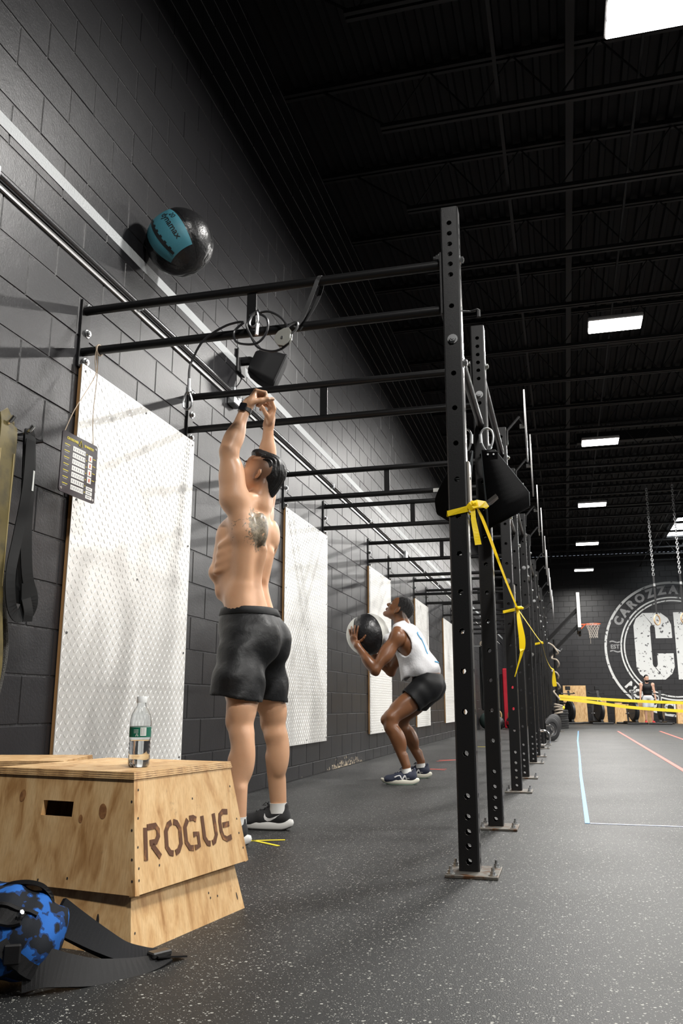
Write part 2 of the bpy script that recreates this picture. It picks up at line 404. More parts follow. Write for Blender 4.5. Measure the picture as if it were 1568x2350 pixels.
tag(MB().box(((XR+WX)/2, YF-.15, CEIL/2), (XR-WX+.6, .3, CEIL)).build('wall_front', PLAIN), 'dark painted wall behind the viewer', 'wall', kind='structure')
# pale wall-ball line painted along the wall
LINE = mat('white_line_paint', (.45, .47, .48), .5, bump=(95, .35))
tag(MB().box((WX+.0018, (1.6+WY)/2, 3.043), (.0012, WY-1.7, .062)).build('painted_line', LINE, wl), 'pale grey painted line running along the wall')

# ---- ceiling: ribbed deck, joists, bridging
CEILM = mat('black_ceiling_paint', (.007, .007, .008), .7, spec=.25)
JOISTM = mat('black_steel_paint', (.012, .012, .013), .55, spec=.3)
def deck():
    b = MB(); p = .152; x = WX-.05; V = []
    while x < XR:
        for dx, dz in ((0, 0), (.045, 0), (.06, .04), (.137, .04)): V.append((x+dx, CEIL+dz))
        x += p
    n = len(V); b.add([(x, YF-.2, z) for x, z in V] + [(x, WY+.2, z) for x, z in V], [(i, i+1, n+i+1, n+i) for i in range(n-1)])
    b.box(((XR+WX)/2, (WY+YF)/2, CEIL+.1), (XR-WX+.6, WY-YF+.6, .08))
    return b
ce = deck().build('ceiling', CEILM); tag(ce, 'black ribbed metal roof deck on open web joists', 'ceiling', kind='structure')
def joist_mesh():
    b = MB(); zb, zt = 5.55, 6.06
    for dy in (-.03, .03):
        b.box(((XR+WX)/2+.3, dy, zb), (XR-WX-1.2, .034, .04)); b.box(((XR+WX)/2, dy, zt), (XR-WX, .034, .05))
    return b
jm = joist_mesh().mesh('joist', JOISTM)
w_ = MB(); pts = []; x = WX+.35; up = True
while x < XR: pts.append((x, 0, 6.05 if up else 5.555)); x += .36 if len(pts) > 1 else .62; up = not up
w_.tube(pts, .0125, 5); wm = w_.mesh('web', JOISTM)
JY = [6.30 + 1.283*i for i in range(-10, 20)]
for y in JY:
    if y > WY-.2 or y < YF: continue
    j = obj('joist', jm, ce, (0, y, 0)); w2 = bpy.data.objects.new('web', wm); COL.objects.link(w2); w2.parent = j
for x, z, w, h in ((-.27, 5.6, .03, .03), (.33, 5.95, .07, .08), (2.9, 5.6, .03, .03), (5.6, 5.6, .03, .03)):
    MB().box((x, (WY+YF)/2, z), (w, WY-YF-.1, h)).build('bridging', JOISTM, ce)
MB().cyl((.86, YF+.1, 5.64), (.86, WY-.1, 5.64), .014, n=8).build('ceiling_conduit', JOISTM, ce)
# sprinkler-type beam strip beyond the third lamp
MB().box((6.2, 16.9, 5.86), (11.4, .16, .2)).build('beam', JOISTM, ce)

# ---- skylight far right
SKY = mat('skylight_panel', (.9, .95, 1), .4, emis=((.88, .95, 1), 9.0))
win = MB().box((4.15, 27.5, 6.085), (1.3, 3.1, .02)).build('window_1', SKY); tag(win, 'bright skylight panel between the far ceiling joists', 'skylight', kind='structure')
f_ = MB()
for dx, dy, sx, sy in ((0, 1.58, 1.4, .06), (0, -1.58, 1.4, .06), (.68, 0, .06, 3.2), (-.68, 0, .06, 3.2)): f_.box((4.15+dx, 27.5+dy, 6.06), (sx, sy, .08))
f_.build('window_frame', JOISTM, win)

# ---- high bay lamps
HOUS = mat('lamp_housing', (.5, .5, .5), .4); LENS = mat('lamp_lens', (1, 1, 1), .4, emis=((1, .97, .93), 14.0))
def lamp(x, y, first, lab, hang=True):
    t = thing('high_bay_lamp', (x, y, 5.0), lab, 'lamp', 'high bay lamps in rows under the roof')
    MB().box((x, y, 5.045), (.62, .36, .05), bev=.012).build('housing', HOUS, t)
    for s in (-1, 1): MB().box((x, y+s*.083, 5.012), (.6, .145, .02), bev=.006).build('lens', LENS, t)
    for s in (-1, 1): MB().tube([(x+s*.2, y, 5.065), (x+s*.2, y, 6.09)], .003, 4).build('hanging_wire', JOISTM, t)
    ld = bpy.data.lights.new('lamp_light', 'AREA'); ld.shape = 'RECTANGLE'; ld.size = .58; ld.size_y = .31; ld.energy = LAMP_W; ld.color = LAMP_COL; ld.spread = math.radians(LAMP_SPREAD)
    o = bpy.data.objects.new('lamp_light', ld); o.location = (x, y, 4.995); link(o, t)
labs = ['lamp behind the viewer in the row over the floor lines', 'lamp just behind the viewer above the rubber floor', 'nearest glowing lamp, cut off by the top right corner', 'second glowing lamp from the top right, two bright bars',
        'third glowing lamp down the row, above the hanging chains', 'fourth glowing lamp down the row, left of the skylight', 'fifth glowing lamp down the row, small and far', 'sixth and smallest glowing lamp, above the basketball hoop']
for i, y in enumerate((.2, 4.95, 9.72, 14.43, 19.2, 24.05, 28.9)): lamp(.81, y, i == 1, labs[i+1])
for x, rw in ((5.7, 'second'), (10.6, 'third')):  # two unseen lamp rows, added to light the gym from the right
    for y, od in zip((.2, 4.95, 9.72, 14.43, 19.2, 24.05, 28.9), ('first', 'second', 'third', 'fourth', 'fifth', 'sixth', 'seventh')): lamp(x, y, False, od + ' lamp from the near end of the ' + rw + ' ceiling row, added unseen, right of the picture')

# ---- painted emblem on the far wall
PAINT = mat('emblem_white', (.62, .63, .62), .55, var=(9, (.05, .05, .055), .60, .66)); PAINTG = mat('emblem_grey', (.30, .30, .30), .55, var=(12, (.06, .06, .065), .62, .68))
EX, EZ, ER = 3.85, 2.6, 2.40
def ring(r0, r1, nm, m, n=96):
    V = []; F = []
    for i in range(n):
        a = 2*math.pi*i/n
        for r in (r0, r1): V.append((EX+r*math.cos(a), WY-.003, EZ+r*math.sin(a)))
    for i in range(n):
        j = (i+1) % n; F.append((2*i, 2*i+1, 2*j+1, 2*j))
    b = MB(); b.add(V, F); return b.build(nm, m, wb)
tag(ring(ER-.085, ER, 'emblem_ring', PAINT), 'outer white ring of the painted emblem')
ring(1.79, 1.845, 'emblem_ring', PAINT); ring(1.68, 1.73, 'emblem_ring', PAINT)
def arc_text(body, r, a0, size, bold, m, step=None, flip=False):
    """glyphs along the circle; a0 = angle (deg) of the first glyph's middle, clockwise for the top text"""
    a = math.radians(a0)
    for ch in body:
        if ch == ' ': a += (-1 if not flip else 1)*size*.42/r; continue
        V, F = text_geo(ch, size, bold, 'CENTER'); wd_ = max(v[0] for v in V)-min(v[0] for v in V); adv = (wd_+size*.10)/r
        a += (-1 if not flip else 1)*adv/2
        rd = Vector((math.cos(a), 0, math.sin(a))); tg = Vector((math.sin(a), 0, -math.cos(a)))
        if flip: rd, tg = -rd, -tg
        o = Vector((EX, WY-.004, EZ)) + Vector((math.cos(a), 0, math.sin(a)))*r
        b = MB(); b.add([o + tg*x + rd*y for x, y in V], F); b.build('emblem_letter', m, wb)
        a += (-1 if not flip else 1)*adv/2
arc_text('CAROZZA FI', 1.965, 156, .41, .022, PAINTG)
arc_text('NO EXCUSES', 2.22, 216, .40, .022, PAINT, flip=True)
b = MB(); b.cyl((3.83, WY-.004, .62), (3.83, WY-.001, .62), .12, n=20); b.build('emblem_dot', PAINT, wb)
b = MB(); b.cyl((1.69, WY-.004, 1.58), (1.69, WY-.001, 1.58), .035, n=12); b.build('emblem_dot', PAINT, wb)
flat_text('emblem_letters', 'EST', .20, frame((1.82, WY-.004, 2.62), (1, 0, 0), (0, 0, 1)), PAINTG, wb, bold=.006)
for dz in (.24, -.1):
    MB().sweep([(1.64+.36*t, WY-.004, 2.62+dz+.025*math.sin(t*6.3)) for t in [i/10 for i in range(11)]], .045, .002, up=(0, -1, 0)).build('emblem_wave', PAINTG, wb)
# big slab letters: C (octagonal slab) and F
def ppoly(nm, pts, holes=None):
    b = MB(); b.add([(x, WY-.004, z) for x, z in pts], [tuple(range(len(pts)))]); b.build(nm, PAINT, wb)
def slab_c(x0, x1, z0, z1):
    c = .34; t = .62; e = .5; zi0, zi1 = z0+.42, z1-.42; xi = x0+.56; xo = x1-.56
    O = [(x0+c, z1), (x1-c, z1), (x1-.1, z1-.2), (x1, z1-c-.1), (x1, z1-.92), (xo, z1-.92), (xo, zi1-.1), (xo-.1, zi1), (xi+.1, zi1), (xi, zi1-.1),
         (xi, zi0+.1), (xi+.1, zi0), (xo-.1, zi0), (xo, zi0+.1), (xo, z0+.92), (x1, z0+.92), (x1, z0+c+.1), (x1-.1, z0+.2), (x1-c, z0), (x0+c, z0), (x0+.1, z0+.2), (x0, z0+c+.1), (x0, z1-c-.1), (x0+.1, z1-.2)]
    # as quads between outer and inner chains
    b = MB(); W = lambda p: (p[0], WY-.004, p[1])
    outer = [(x1, z1-.92), (x1, z1-c-.1), (x1-.1, z1-.2), (x1-c, z1), (x0+c, z1), (x0+.1, z1-.2), (x0, z1-c-.1), (x0, z0+c+.1), (x0+.1, z0+.2), (x0+c, z0), (x1-c, z0), (x1-.1, z0+.2), (x1, z0+c+.1), (x1, z0+.92)]
    inner = [(xo, z1-.92), (xo, zi1-.12), (xo-.03, zi1-.04), (xo-.1, zi1), (xi+.1, zi1), (xi+.03, zi1-.04), (xi, zi1-.12), (xi, zi0+.12), (xi+.03, zi0+.04), (xi+.1, zi0), (xo-.1, zi0), (xo-.03, zi0+.04), (xo, zi0+.12), (xo, z0+.92)]
    n = len(outer); b.add([W(p) for p in outer+inner], [(i, i+1, n+i+1, n+i) for i in range(n-1)])
    return b.build('emblem_letter', PAINT, wb)
tag(slab_c(2.51, 3.80, 1.50, 3.88), 'large worn white letter C of the emblem')
b = MB()
for q in ([(3.90, 1.50), (4.42, 1.50), (4.42, 3.88), (3.90, 3.88)], [(4.42, 3.42), (5.2, 3.42), (5.2, 3.88), (4.42, 3.88)], [(4.42, 2.5), (5.0, 2.5), (5.0, 2.9), (4.42, 2.9)]):
    b.add([(x, WY-.004, z) for x, z in q], [(0, 1, 2, 3)])
b.build('emblem_letter', PAINT, wb)

# ---- tape lines on the floor
def floor_tape(pts, w, m, lab):
    c = Vector(pts[0]); P = [(x, y, .0015) for x, y in pts]
    o = MB().sweep(P, w, .002, up=(0, 0, 1)).build('floor_tape', m, None, loc=(c.x, c.y, 0)); tag(o, lab, 'floor tape', 'tape lines on the floor')
TBLUE = mat('tape_blue', (.10, .33, .75), .5); TWHITE = mat('tape_white', (.55, .6, .8), .5); TRED = mat('tape_red', (.75, .13, .1), .5); TYEL = mat('tape_yellow', (.85, .72, .04), .45)
floor_tape([(.07, 4.83), (.085, 8.0), (.115, 11.0), (.15, 15.7), (.235, 21.6)], .024, TBLUE, 'blue tape line running away along the floor, slightly wavy')
floor_tape([(.085, 4.835), (.6, 4.828), (3.2, 4.80)], .018, TWHITE, 'thin pale tape line crossing the floor from the near end of the blue line')
floor_tape([(1.012, 5.4), (1.042, 8.914), (1.15, 21.7)], .045, TRED, 'long red tape line on the floor beside the blue line')
floor_tape([(1.89, 11.0), (2.018, 16.87), (2.13, 22.0)], .05, TRED, 'red tape line on the floor nearest the right edge')
floor_tape([(-1.44, 3.83), (-1.292, 3.898)], .018, TYEL, 'yellow tape strip, longer arm of the cross by the shirtless man')
floor_tape([(-1.43, 3.845), (-1.266, 3.728)], .018, TYEL, 'yellow tape strip, nearer arm of the cross by the shirtless man')
floor_tape([(-1.43, 9.62), (-1.25, 9.9)], .02, TRED, 'red tape strip on the floor farther behind the squatting man, tilted')
floor_tape([(-1.43, 9.8), (-1.25, 9.92)], .02, TRED, 'red tape strip on the floor farther behind the squatting man, straight')
floor_tape([(-1.36, 8.42), (-1.165, 8.33)], .018, TRED, 'red tape strip near the heel of the squatting man, nearer one')
floor_tape([(-1.36, 8.45), (-1.165, 8.47)], .018, TRED, 'red tape strip near the heel of the squatting man, farther one')
floor_tape([(-1.36, 13.05), (-1.15, 13.1)], .025, TYEL, 'yellow tape strip between the second and third rig posts')
# ================================================================== RIG
RIGM = mat('rig_black_powdercoat', (.007, .007, .0075), .36, bump=(500, .12), spec=.35); BOLT = mat('zinc_bolt', (.62, .63, .64), .28, 1.0)
WORN = mat('worn_steel_plate', (.19, .18, .16), .42, .7, var=(30, (.12, .06, .03), .5, .66)); REDEDGE = mat('plate_red_brown', (.07, .022, .018), .5)
RX = -.38; PH = 2.743; PW = .0762
RY = [3.335, 4.555, 6.43, 7.64, 9.59, 10.81, 12.77, 13.97, 15.97, 17.17, 19.15, 20.35]
HZ = [2.665, 2.614, 2.563, 2.515, 2.467, 2.417] + [2.27-.1535*i for i in range(14)] + [.201, .148, .098, .045]
def perforated_post():
    b = MB(); s = .017; r = .0115
    for k in range(4):
        M = Matrix.Rotation(k*math.pi/2, 4, 'Z') @ Matrix.Translation((0, -PW/2, 0)); w = PW/2 - .006
        P = lambda u, v, d=0: M @ Vector((u, d, v))
        b.add([P(-w, 0), P(-s, 0), P(-s, PH), P(-w, PH)], [(0, 1, 2, 3)]); b.add([P(s, 0), P(w, 0), P(w, PH), P(s, PH)], [(0, 1, 2, 3)])
        b.add([P(w, 0), P(w+.006, 0, .006), P(w+.006, PH, .006), P(w, PH)], [(0, 1, 2, 3)])
        v = 0
        for z in sorted(HZ):
            b.add([P(-s, v), P(s, v), P(s, z-s), P(-s, z-s)], [(0, 1, 2, 3)]); v = z+s
            sq = [(s, 0), (s, s), (0, s), (-s, s), (-s, 0), (-s, -s), (0, -s), (s, -s)]; oc = [(r*math.cos(i*math.pi/4), r*math.sin(i*math.pi/4)) for i in range(8)]
            b.add([P(x, z+y) for x, y in sq] + [P(x, z+y) for x, y in oc] + [P(x, z+y, .006) for x, y in oc],
                  [(i, (i+1) % 8, 8+(i+1) % 8, 8+i) for i in range(8)] + [(8+i, 8+(i+1) % 8, 16+(i+1) % 8, 16+i) for i in range(8)])
        b.add([P(-s, v), P(s, v), P(s, PH), P(-s, PH)], [(0, 1, 2, 3)])
    w = PW/2-.006; b.add([(-w, -PW/2, PH), (w, -PW/2, PH), (PW/2, -w, PH), (PW/2, w, PH), (w, PW/2, PH), (-w, PW/2, PH), (-PW/2, w, PH), (-PW/2, -w, PH)], [tuple(range(8))])
    return b.mesh('post', RIGM)
def hexbolt(d=(0, 0, 1), r=.014, L=.012, stud=.0):
    d = Vector(d); b = MB(); b.cyl((0, 0, 0), d*.003, r*1.45, n=14); b.cyl(d*.003, d*(.003+L), r, n=6)
    b.cyl(d*(.003+L), d*(.006+L+stud), r*.55, n=8); return b
rig = thing('pull_up_rig', (RX, RY[0], 0), 'long black steel pull-up rig with perforated posts, bolted to floor and block wall', 'pull-up rig')
def kid(nm, me, par, loc):
    o = bpy.data.objects.new(nm, me); o.location = loc; COL.objects.link(o); o.parent = par; return o
pm = perforated_post(); plate = MB().box((.015, -.01, .006), (.19, .21, .012), bev=.002).mesh('base_plate', WORN)
anch = hexbolt(r=.011, L=.010, stud=.010).mesh('anchor_bolt', BOLT); bx_ = hexbolt((1, 0, 0), .015, .012).mesh('bolt', BOLT); by_ = hexbolt((0, -1, 0), .015, .012).mesh('bolt', BOLT)
bxn = hexbolt((-1, 0, 0), .012, .012, .008).mesh('bolt', BOLT)
cb = MB().cyl((WX+.012, 0, 0), (RX-PW/2-.008, 0, 0), .0215, n=14).mesh('crossbar', RIGM, True)
wp = MB(); wp.box((WX+.007, 0, 2.372), (.011, .075, .352), bev=.0015); wpm = wp.mesh('wall_plate', RIGM)
pp = MB().box((RX-PW/2-.005, 0, 2.385), (.009, .075, .29), bev=.0015).mesh('post_bracket', RIGM)
stm = MB().box((-1.31, 0, 2.385), (.045, .01, .215)).mesh('strut', RIGM)
disc = MB(); disc.cyl((-.006, 0, 0), (.006, 0, 0), .30, n=40); disc.cyl((-.05, 0, 0), (-.006, 0, 0), .02, n=8)
TGT = mat('target_white', (.5, .5, .5), .35); dm = disc.mesh('wall_ball_target', TGT, True)
for i, y in enumerate(RY):
    p = obj('post', pm, rig, (RX, y, 0))
    kid('base_plate', plate, p, (0, 0, 0))
    for ax, ay in ((-.062, -.09), (.09, -.09), (.09, .07), (-.062, .07)): kid('anchor_bolt', anch, p, (ax, ay, .012))
    for z in (2.5, 2.02): kid('bolt', bx_, p, (PW/2, 0, z))
    kid('bolt', by_, p, (0, -PW/2, 2.1165 if i % 2 == 0 else 2.32))
    if i in (2, 3, 5): kid('bolt', by_, p, (0, -PW/2, 1.72 - .1*i))
    for z in (2.493, 2.278): obj('crossbar', cb, rig, (0, y+.012, z))
    w = obj('wall_plate', wpm, rig, (0, y+.02, 0))
    for z in (2.52, 2.385, 2.235): kid('bolt', bx_, w, (WX+.0125, .018, z))
    obj('post_bracket', pp, rig, (0, y, 0)); kid('bolt', bxn, p, (-PW/2-.012, -.01, 2.52))
    obj('strut', stm, rig, (0, y+.012, 0))
    if i >= 2:
        t = obj('wall_ball_target', dm, rig, (-.197 + (.012 if i > 4 else 0), y+.3, 2.85)); t.rotation_euler = (0, 0, math.radians(1.25))
        MB().tube([(RX+.04, y, 2.60), (RX+.045, y, 2.72), (-.24, y+.04, 2.84), (-.205, y+.27, 2.85)], .011, 6).build('target_arm', RIGM, rig)
    if i+1 < len(RY):
        z = 2.14 if i == 0 else (2.52 if i == 1 else 2.14 if i % 2 == 0 else 2.5)
        MB().cyl((RX+.0, y+PW/2, z), (RX+.0, RY[i+1]-PW/2, z), .021, n=12).build('connecting_bar', RIGM, rig, True)
# spotter hook sticking out beside the top of the first post
MB().tube([(-.355, 3.42, 2.30), (-.315, 3.45, 2.308), (-.286, 3.45, 2.314), (-.28, 3.45, 2.31), (-.280, 3.45, 2.278)], [.005, .005, .006, .009, .009], 7).build('bar_hook', RIGM, rig)

# hook cups on posts (hold the yellow tape)
CUPM = mat('worn_hook_cup', (.06, .055, .05), .4, .6)
def hook_cup(y, z, lab):
    t = thing('hook_cup', (RX, y, z), lab, 'rack hook', 'hook cups on the rig posts')
    MB().box((RX+PW/2+.006, y+.012, z+.085), (.011, .07, .20), bev=.002).build('back_plate', mat('bare_steel', (.45, .42, .38), .35, .9), t)
    MB().sweep([(RX+PW/2+.006, y+.01, z), (RX+.10, y+.005, z+.004), (RX+.125, y, z+.012), (RX+.155, y, z+.035)], .045, .013, up=(0, 0, 1)).build('arm', CUPM, t)
    MB().cyl((RX-.02, y, z+.12), (RX+PW/2+.015, y, z+.12), .009, n=10).build('pin', BOLT, t)
hook_cup(RY[0], 1.395, 'steel hook cup on the nearest rig post, under the yellow tape knot')
hook_cup(RY[2], 1.31, 'steel hook cup on the third rig post, wrapped in yellow tape')

# yellow caution tape tied from post to post and out across the gym
def tape_mat():
    m = mat('yellow_caution_tape', (.9, .70, .015), .38); nt = m.node_tree; tr = nd(nt, 'ShaderNodeBsdfTranslucent'); tr.inputs[0].default_value = (.95, .82, .04, 1); mx = nd(nt, 'ShaderNodeMixShader'); mx.inputs[0].default_value = .45
    nt.links.new(bsdf(m).outputs[0], mx.inputs[1]); nt.links.new(tr.outputs[0], mx.inputs[2]); nt.links.new(mx.outputs[0], nt.nodes['Material Output'].inputs[0]); return m
YT = tape_mat()
tp = thing('caution_tape', (RX, RY[0], 1.38), 'yellow tape tied along the rig posts and stretched across the gym', 'tape')
def around(y, z, w=.03):   # wrap on one post
    e = PW/2+.004; return MB().sweep([(RX-e, y-e, z-.012), (RX+e, y-e, z+.004), (RX+e+.006, y+e, z+.01), (RX-e, y+e, z), (RX-e-.002, y-e, z-.012)], w, .0015, up=[(-.7, -.7, 0), (.7, -.7, 0), (.7, .7, 0), (-.7, .7, 0), (-.7, -.7, 0)])
around(RY[0], 1.372, .024).build('wrap', YT, tp)
k1 = Vector((-.315, RY[0]-.03, 1.392)); k3 = Vector((-.318, RY[2]-.03, 1.315))
MB().sweep([(-.338, RY[0]-.045, 1.374), (-.325, RY[0]-.05, 1.386), (-.30, RY[0]-.035, 1.396), (-.275, RY[0]-.03, 1.392), (-.262, RY[0]-.03, 1.378)], [.03, .034, .036, .03, .016], .002, up=(0, -1, .3)).build('loop', YT, tp)
MB().tube([k1+Vector((-.008, 0, .008)), k1+Vector((0, -.012, 0)), k1+Vector((.006, 0, -.01))], [.012, .015, .011], 8).build('knot', YT, tp, True)
MB().sweep(spline([k1+Vector((-.004, -.012, -.006)), (-.318, RY[0]-.05, 1.33), (-.309, RY[0]-.055, 1.27), (-.303, RY[0]-.05, 1.225)], 4), [.016+.0012*i for i in range(13)], .0015, up=[(0.2+.05*i, -1, 0) for i in range(13)]).build('tail', YT, tp)
MB().sweep(spline([k1+Vector((.004, -.008, -.004)), (-.295, RY[0]+.15, 1.36), (-.305, 4.9, 1.325), k3], 5), [.026]*8+[.024]*8, .0015, up=[(.7, -.45, .75)]*16).build('span', YT, tp)
around(RY[2], 1.30, .022).build('wrap', YT, tp)
MB().tube([k3+Vector((-.008, -.004, .006)), k3+Vector((0, -.014, 0)), k3+Vector((.03, 0, .004)), k3+Vector((.045, 0, -.004))], [.01, .014, .012, .008], 8).build('knot', YT, tp, True)
MB().sweep(spline([k3, (-.305, RY[2]-.05, 1.2), (-.292, RY[2]-.05, 1.08), (-.30, RY[2]-.045, .99), (-.335, RY[2]-.04, .88), (-.357, RY[2]-.04, .81)], 4), [.018, .022, .026, .03, .034, .038, .042, .045, .046, .046, .044, .04, .034, .028, .02, .016, .014, .012, .012, .012, .012], .0015, up=[(.1, -1, 0)]*12+[(.8, -.6, 0)]*9).build('tail', YT, tp)
k4 = Vector((-.30, RY[6]-.05, 1.50))
MB().sweep(spline([k3, (-.29, 8.4, 1.33), (-.29, 10.6, 1.40), k4], 5), .028, .0015, up=(.6, -.8, .2)).build('span', YT, tp)
around(RY[6], 1.49).build('wrap', YT, tp)
MB().tube([k4+Vector((-.01, 0, .01)), k4+Vector((0, -.02, 0)), k4+Vector((.01, 0, -.012))], [.014, .02, .012], 8).build('knot', YT, tp, True)
k5 = Vector((-.23, 19.0, 1.36))
MB().sweep(spline([k4, (-.285, 14.6, 1.36), (-.26, 17.0, 1.32), k5], 5), .04, .0015, up=(.6, -.8, .2)).build('span', YT, tp)
MB().sweep(spline([k5, (-.235, 19, 1.2), (-.232, 19, 1.08), (-.225, 19, 1.0)], 3), [.02, .04, .06, .07, .08, .085, .09, .09, .09, .07], .002, up=(.1, -1, 0)).build('tail', YT, tp)
k6 = Vector((-.20, 21.95, .83))
MB().sweep(spline([k6, (.8, 21.97, .755), (2.0, 21.98, .69), (4.6, 22.0, .60)], 6), .07, .002, up=(0, -1, .25)).build('span', YT, tp)
MB().sweep(spline([k6-Vector((0, 0, .06)), (.6, 21.95, .68), (1.8, 21.98, .53), (4.6, 22.0, .36)], 6), .075, .002, up=(0, -1, .25)).build('span', YT, tp)

# ================================================================== DIAMOND PLATE PANELS
ALU = mat('bright_tread_plate', (.78, .775, .75), .38, .3, bump=(40, .04)); PLY = mat('panel_plywood_edge', (.36, .2, .08), .7); SCREW = mat('dark_screw', (.12, .12, .12), .4, .8)
def lugs(Wd, Ht):
    b = MB(); p = .0285; ny = int(Wd/p); nz = int(Ht/p); c45 = math.cos(math.radians(52)); s45 = math.sin(math.radians(52)); a, w_, h_ = .0135, .0042, .0017
    for iz in range(nz):
        for iy in range(ny):
            y = (iy+.5)*Wd/ny; z = (iz+.5)*Ht/nz; sg = 1 if (iy+iz) % 2 else -1
            d = (c45*sg, s45); n = (-d[1], d[0])
            V = [(0, y-d[0]*a, z-d[1]*a), (0, y+n[0]*w_, z+n[1]*w_), (0, y+d[0]*a, z+d[1]*a), (0, y-n[0]*w_, z-n[1]*w_), (h_, y-d[0]*a*.55, z-d[1]*a*.55), (h_, y+d[0]*a*.55, z+d[1]*a*.55)]
            b.add(V, [(0, 4, 1), (1, 4, 5), (1, 5, 2), (2, 5, 3), (3, 5, 4), (3, 4, 0)])
    return b
PWd, PZ0, PZ1 = 1.285, .285, 2.215
lm = lugs(PWd, PZ1-PZ0).mesh('tread_lugs', ALU); sh = MB().box((0, PWd/2, (PZ1-PZ0)/2), (.003, PWd, PZ1-PZ0)).mesh('metal_sheet', ALU)
bk = MB().box((-.0105, PWd/2, (PZ1-PZ0)/2), (.018, PWd-.006, PZ1-PZ0-.006)).mesh('plywood_backing', PLY); scm = MB().cyl((0, 0, 0), (.0035, 0, 0), .006, n=10).mesh('screw', SCREW)
pl_lab = ['large bright tread plate wall panel beside the hanging chart', 'tread plate wall panel behind the shirtless man\'s legs', 'tread plate wall panel just left of the squatting man', 'tread plate wall panel behind the squatting man\'s back', 'tread plate wall panel between the squatting man and the post', 'far tread plate wall panel hidden behind the posts']
for i, y in enumerate((3.335, 6.44, 9.55, 12.74, 15.86, 19.0)):
    x = WX+.0225
    t = thing('tread_plate_panel', (x, y, PZ0), pl_lab[i], 'wall panel', 'tread plate panels on the block wall')
    obj('metal_sheet', sh, t, (x, y, PZ0)); obj('plywood_backing', bk, t, (x, y, PZ0)); tag(obj('tread_lugs', lm, t, (x+.0015, y, PZ0)), kind='stuff')
    if i < 3:
        for dy, dz in ((.03, 1.9), (.65, 1.9), (1.26, 1.9), (.03, 1.26), (.65, .97), (1.255, 1.26), (.03, .64), (1.255, .62), (.03, .03), (.65, .03), (1.255, .03)): obj('screw', scm, t, (x+.0015, y+dy, PZ0+dz))

# conduit with junction boxes along the wall
CND = mat('painted_conduit', (.16, .16, .165), .22, .8); GALV = mat('galvanised', (.5, .52, .53), .35, .9)
cn = thing('wall_conduit', (WX, 4.0, 2.76), 'glossy dark conduit pipe running along the block wall under the pale line', 'pipe')
MB().cyl((WX+.022, 1.7, 2.765), (WX+.022, 31.5, 2.80), .019, n=12).build('pipe', CND, cn, True)
MB().box((WX+.006, 16, 2.735), (.012, 29, .024)).build('backing_strip', mat('strip_pale', (.55, .55, .55), .35), cn)
for y in (5.24, 11.9, 18.5):
    jb = MB().box((WX+.03, y, 2.735), (.058, .13, .125), bev=.006).build('junction_box', GALV, cn); MB().cyl((WX+.06, y, 2.735), (WX+.064, y, 2.735), .02, n=10).build('knockout', BOLT, jb)
for y in (2.6, 3.85, 7.9, 9.6, 13.6, 15.2): MB().box((WX+.02, y, 2.766), (.046, .022, .05), bev=.004).build('clamp', GALV, cn)

# speaker on the wall
SPK = mat('speaker_black', (.012, .012, .013), .45); GRL = mat('speaker_grille', (.022, .022, .024), .6, bump=(700, .5))
sp = thing('wall_speaker', (WX, 5.3, 3.0), 'black loudspeaker on a bracket high on the block wall', 'speaker')
MB().box((WX+.012, 5.38, 3.06), (.022, .14, .18), bev=.004).build('wall_plate', SPK, sp)
MB().tube([(WX+.02, 5.38, 3.07), (WX+.08, 5.38, 3.07), (WX+.12, 5.39, 3.05)], .035, 8).build('bracket_arm', SPK, sp, True)
ax_ = Vector((.86, .34, -.38)).normalized(); c0 = Vector((WX+.10, 5.38, 3.06)); zz = Vector((0, 0, 1)); sd = ax_.cross(zz).normalized(); upv = sd.cross(ax_)
M = Matrix((sd, upv, ax_)).transposed().to_4x4(); M.translation = c0
def rr_(w, h, r, n=5):
    P = []
    for cx, cy, a0 in ((w-r, h-r, 0), (-w+r, h-r, 90), (-w+r, -h+r, 180), (w-r, -h+r, 270)):
        for i in range(n+1): a = math.radians(a0+90*i/n); P.append((cx+r*math.cos(a), cy+r*math.sin(a)))
    return P
b = MB(); prev = None; rings = []
for z, s in ((0, .55), (.03, .72), (.10, .86), (.2, .96), (.215, 1.0)): rings.append([M @ Vector((x*s, y*s, z)) for x, y in rr_(.105, .14, .05)])
for R_ in rings: b.v += [tuple(v) for v in R_]
n = len(rings[0])
for i in range(4): b.f += [(i*n+k, i*n+(k+1) % n, (i+1)*n+(k+1) % n, (i+1)*n+k) for k in range(n)]
b.f.append(tuple(range(n))[::-1]); b.build('cabinet', SPK, sp, True)
b = MB()
rings = [[M @ Vector((x*s, y*s, z)) for x, y in rr_(.102, .136, .049)] for z, s in ((.21, 1), (.226, .97), (.236, .8), (.24, .4))]
for R_ in rings: b.v += [tuple(v) for v in R_]
for i in range(3): b.f += [(i*n+k, i*n+(k+1) % n, (i+1)*n+(k+1) % n, (i+1)*n+k) for k in range(n)]
b.f.append(tuple(range(3*n, 4*n))); b.build('grille', GRL, sp, True)
MB().tube(bez((WX+.02, 5.36, 2.98), (WX+.06, 5.34, 2.88), (WX+.02, 5.26, 2.84), (WX+.03, 5.24, 2.79), 8), .005, 5).build('cable', SPK, sp)

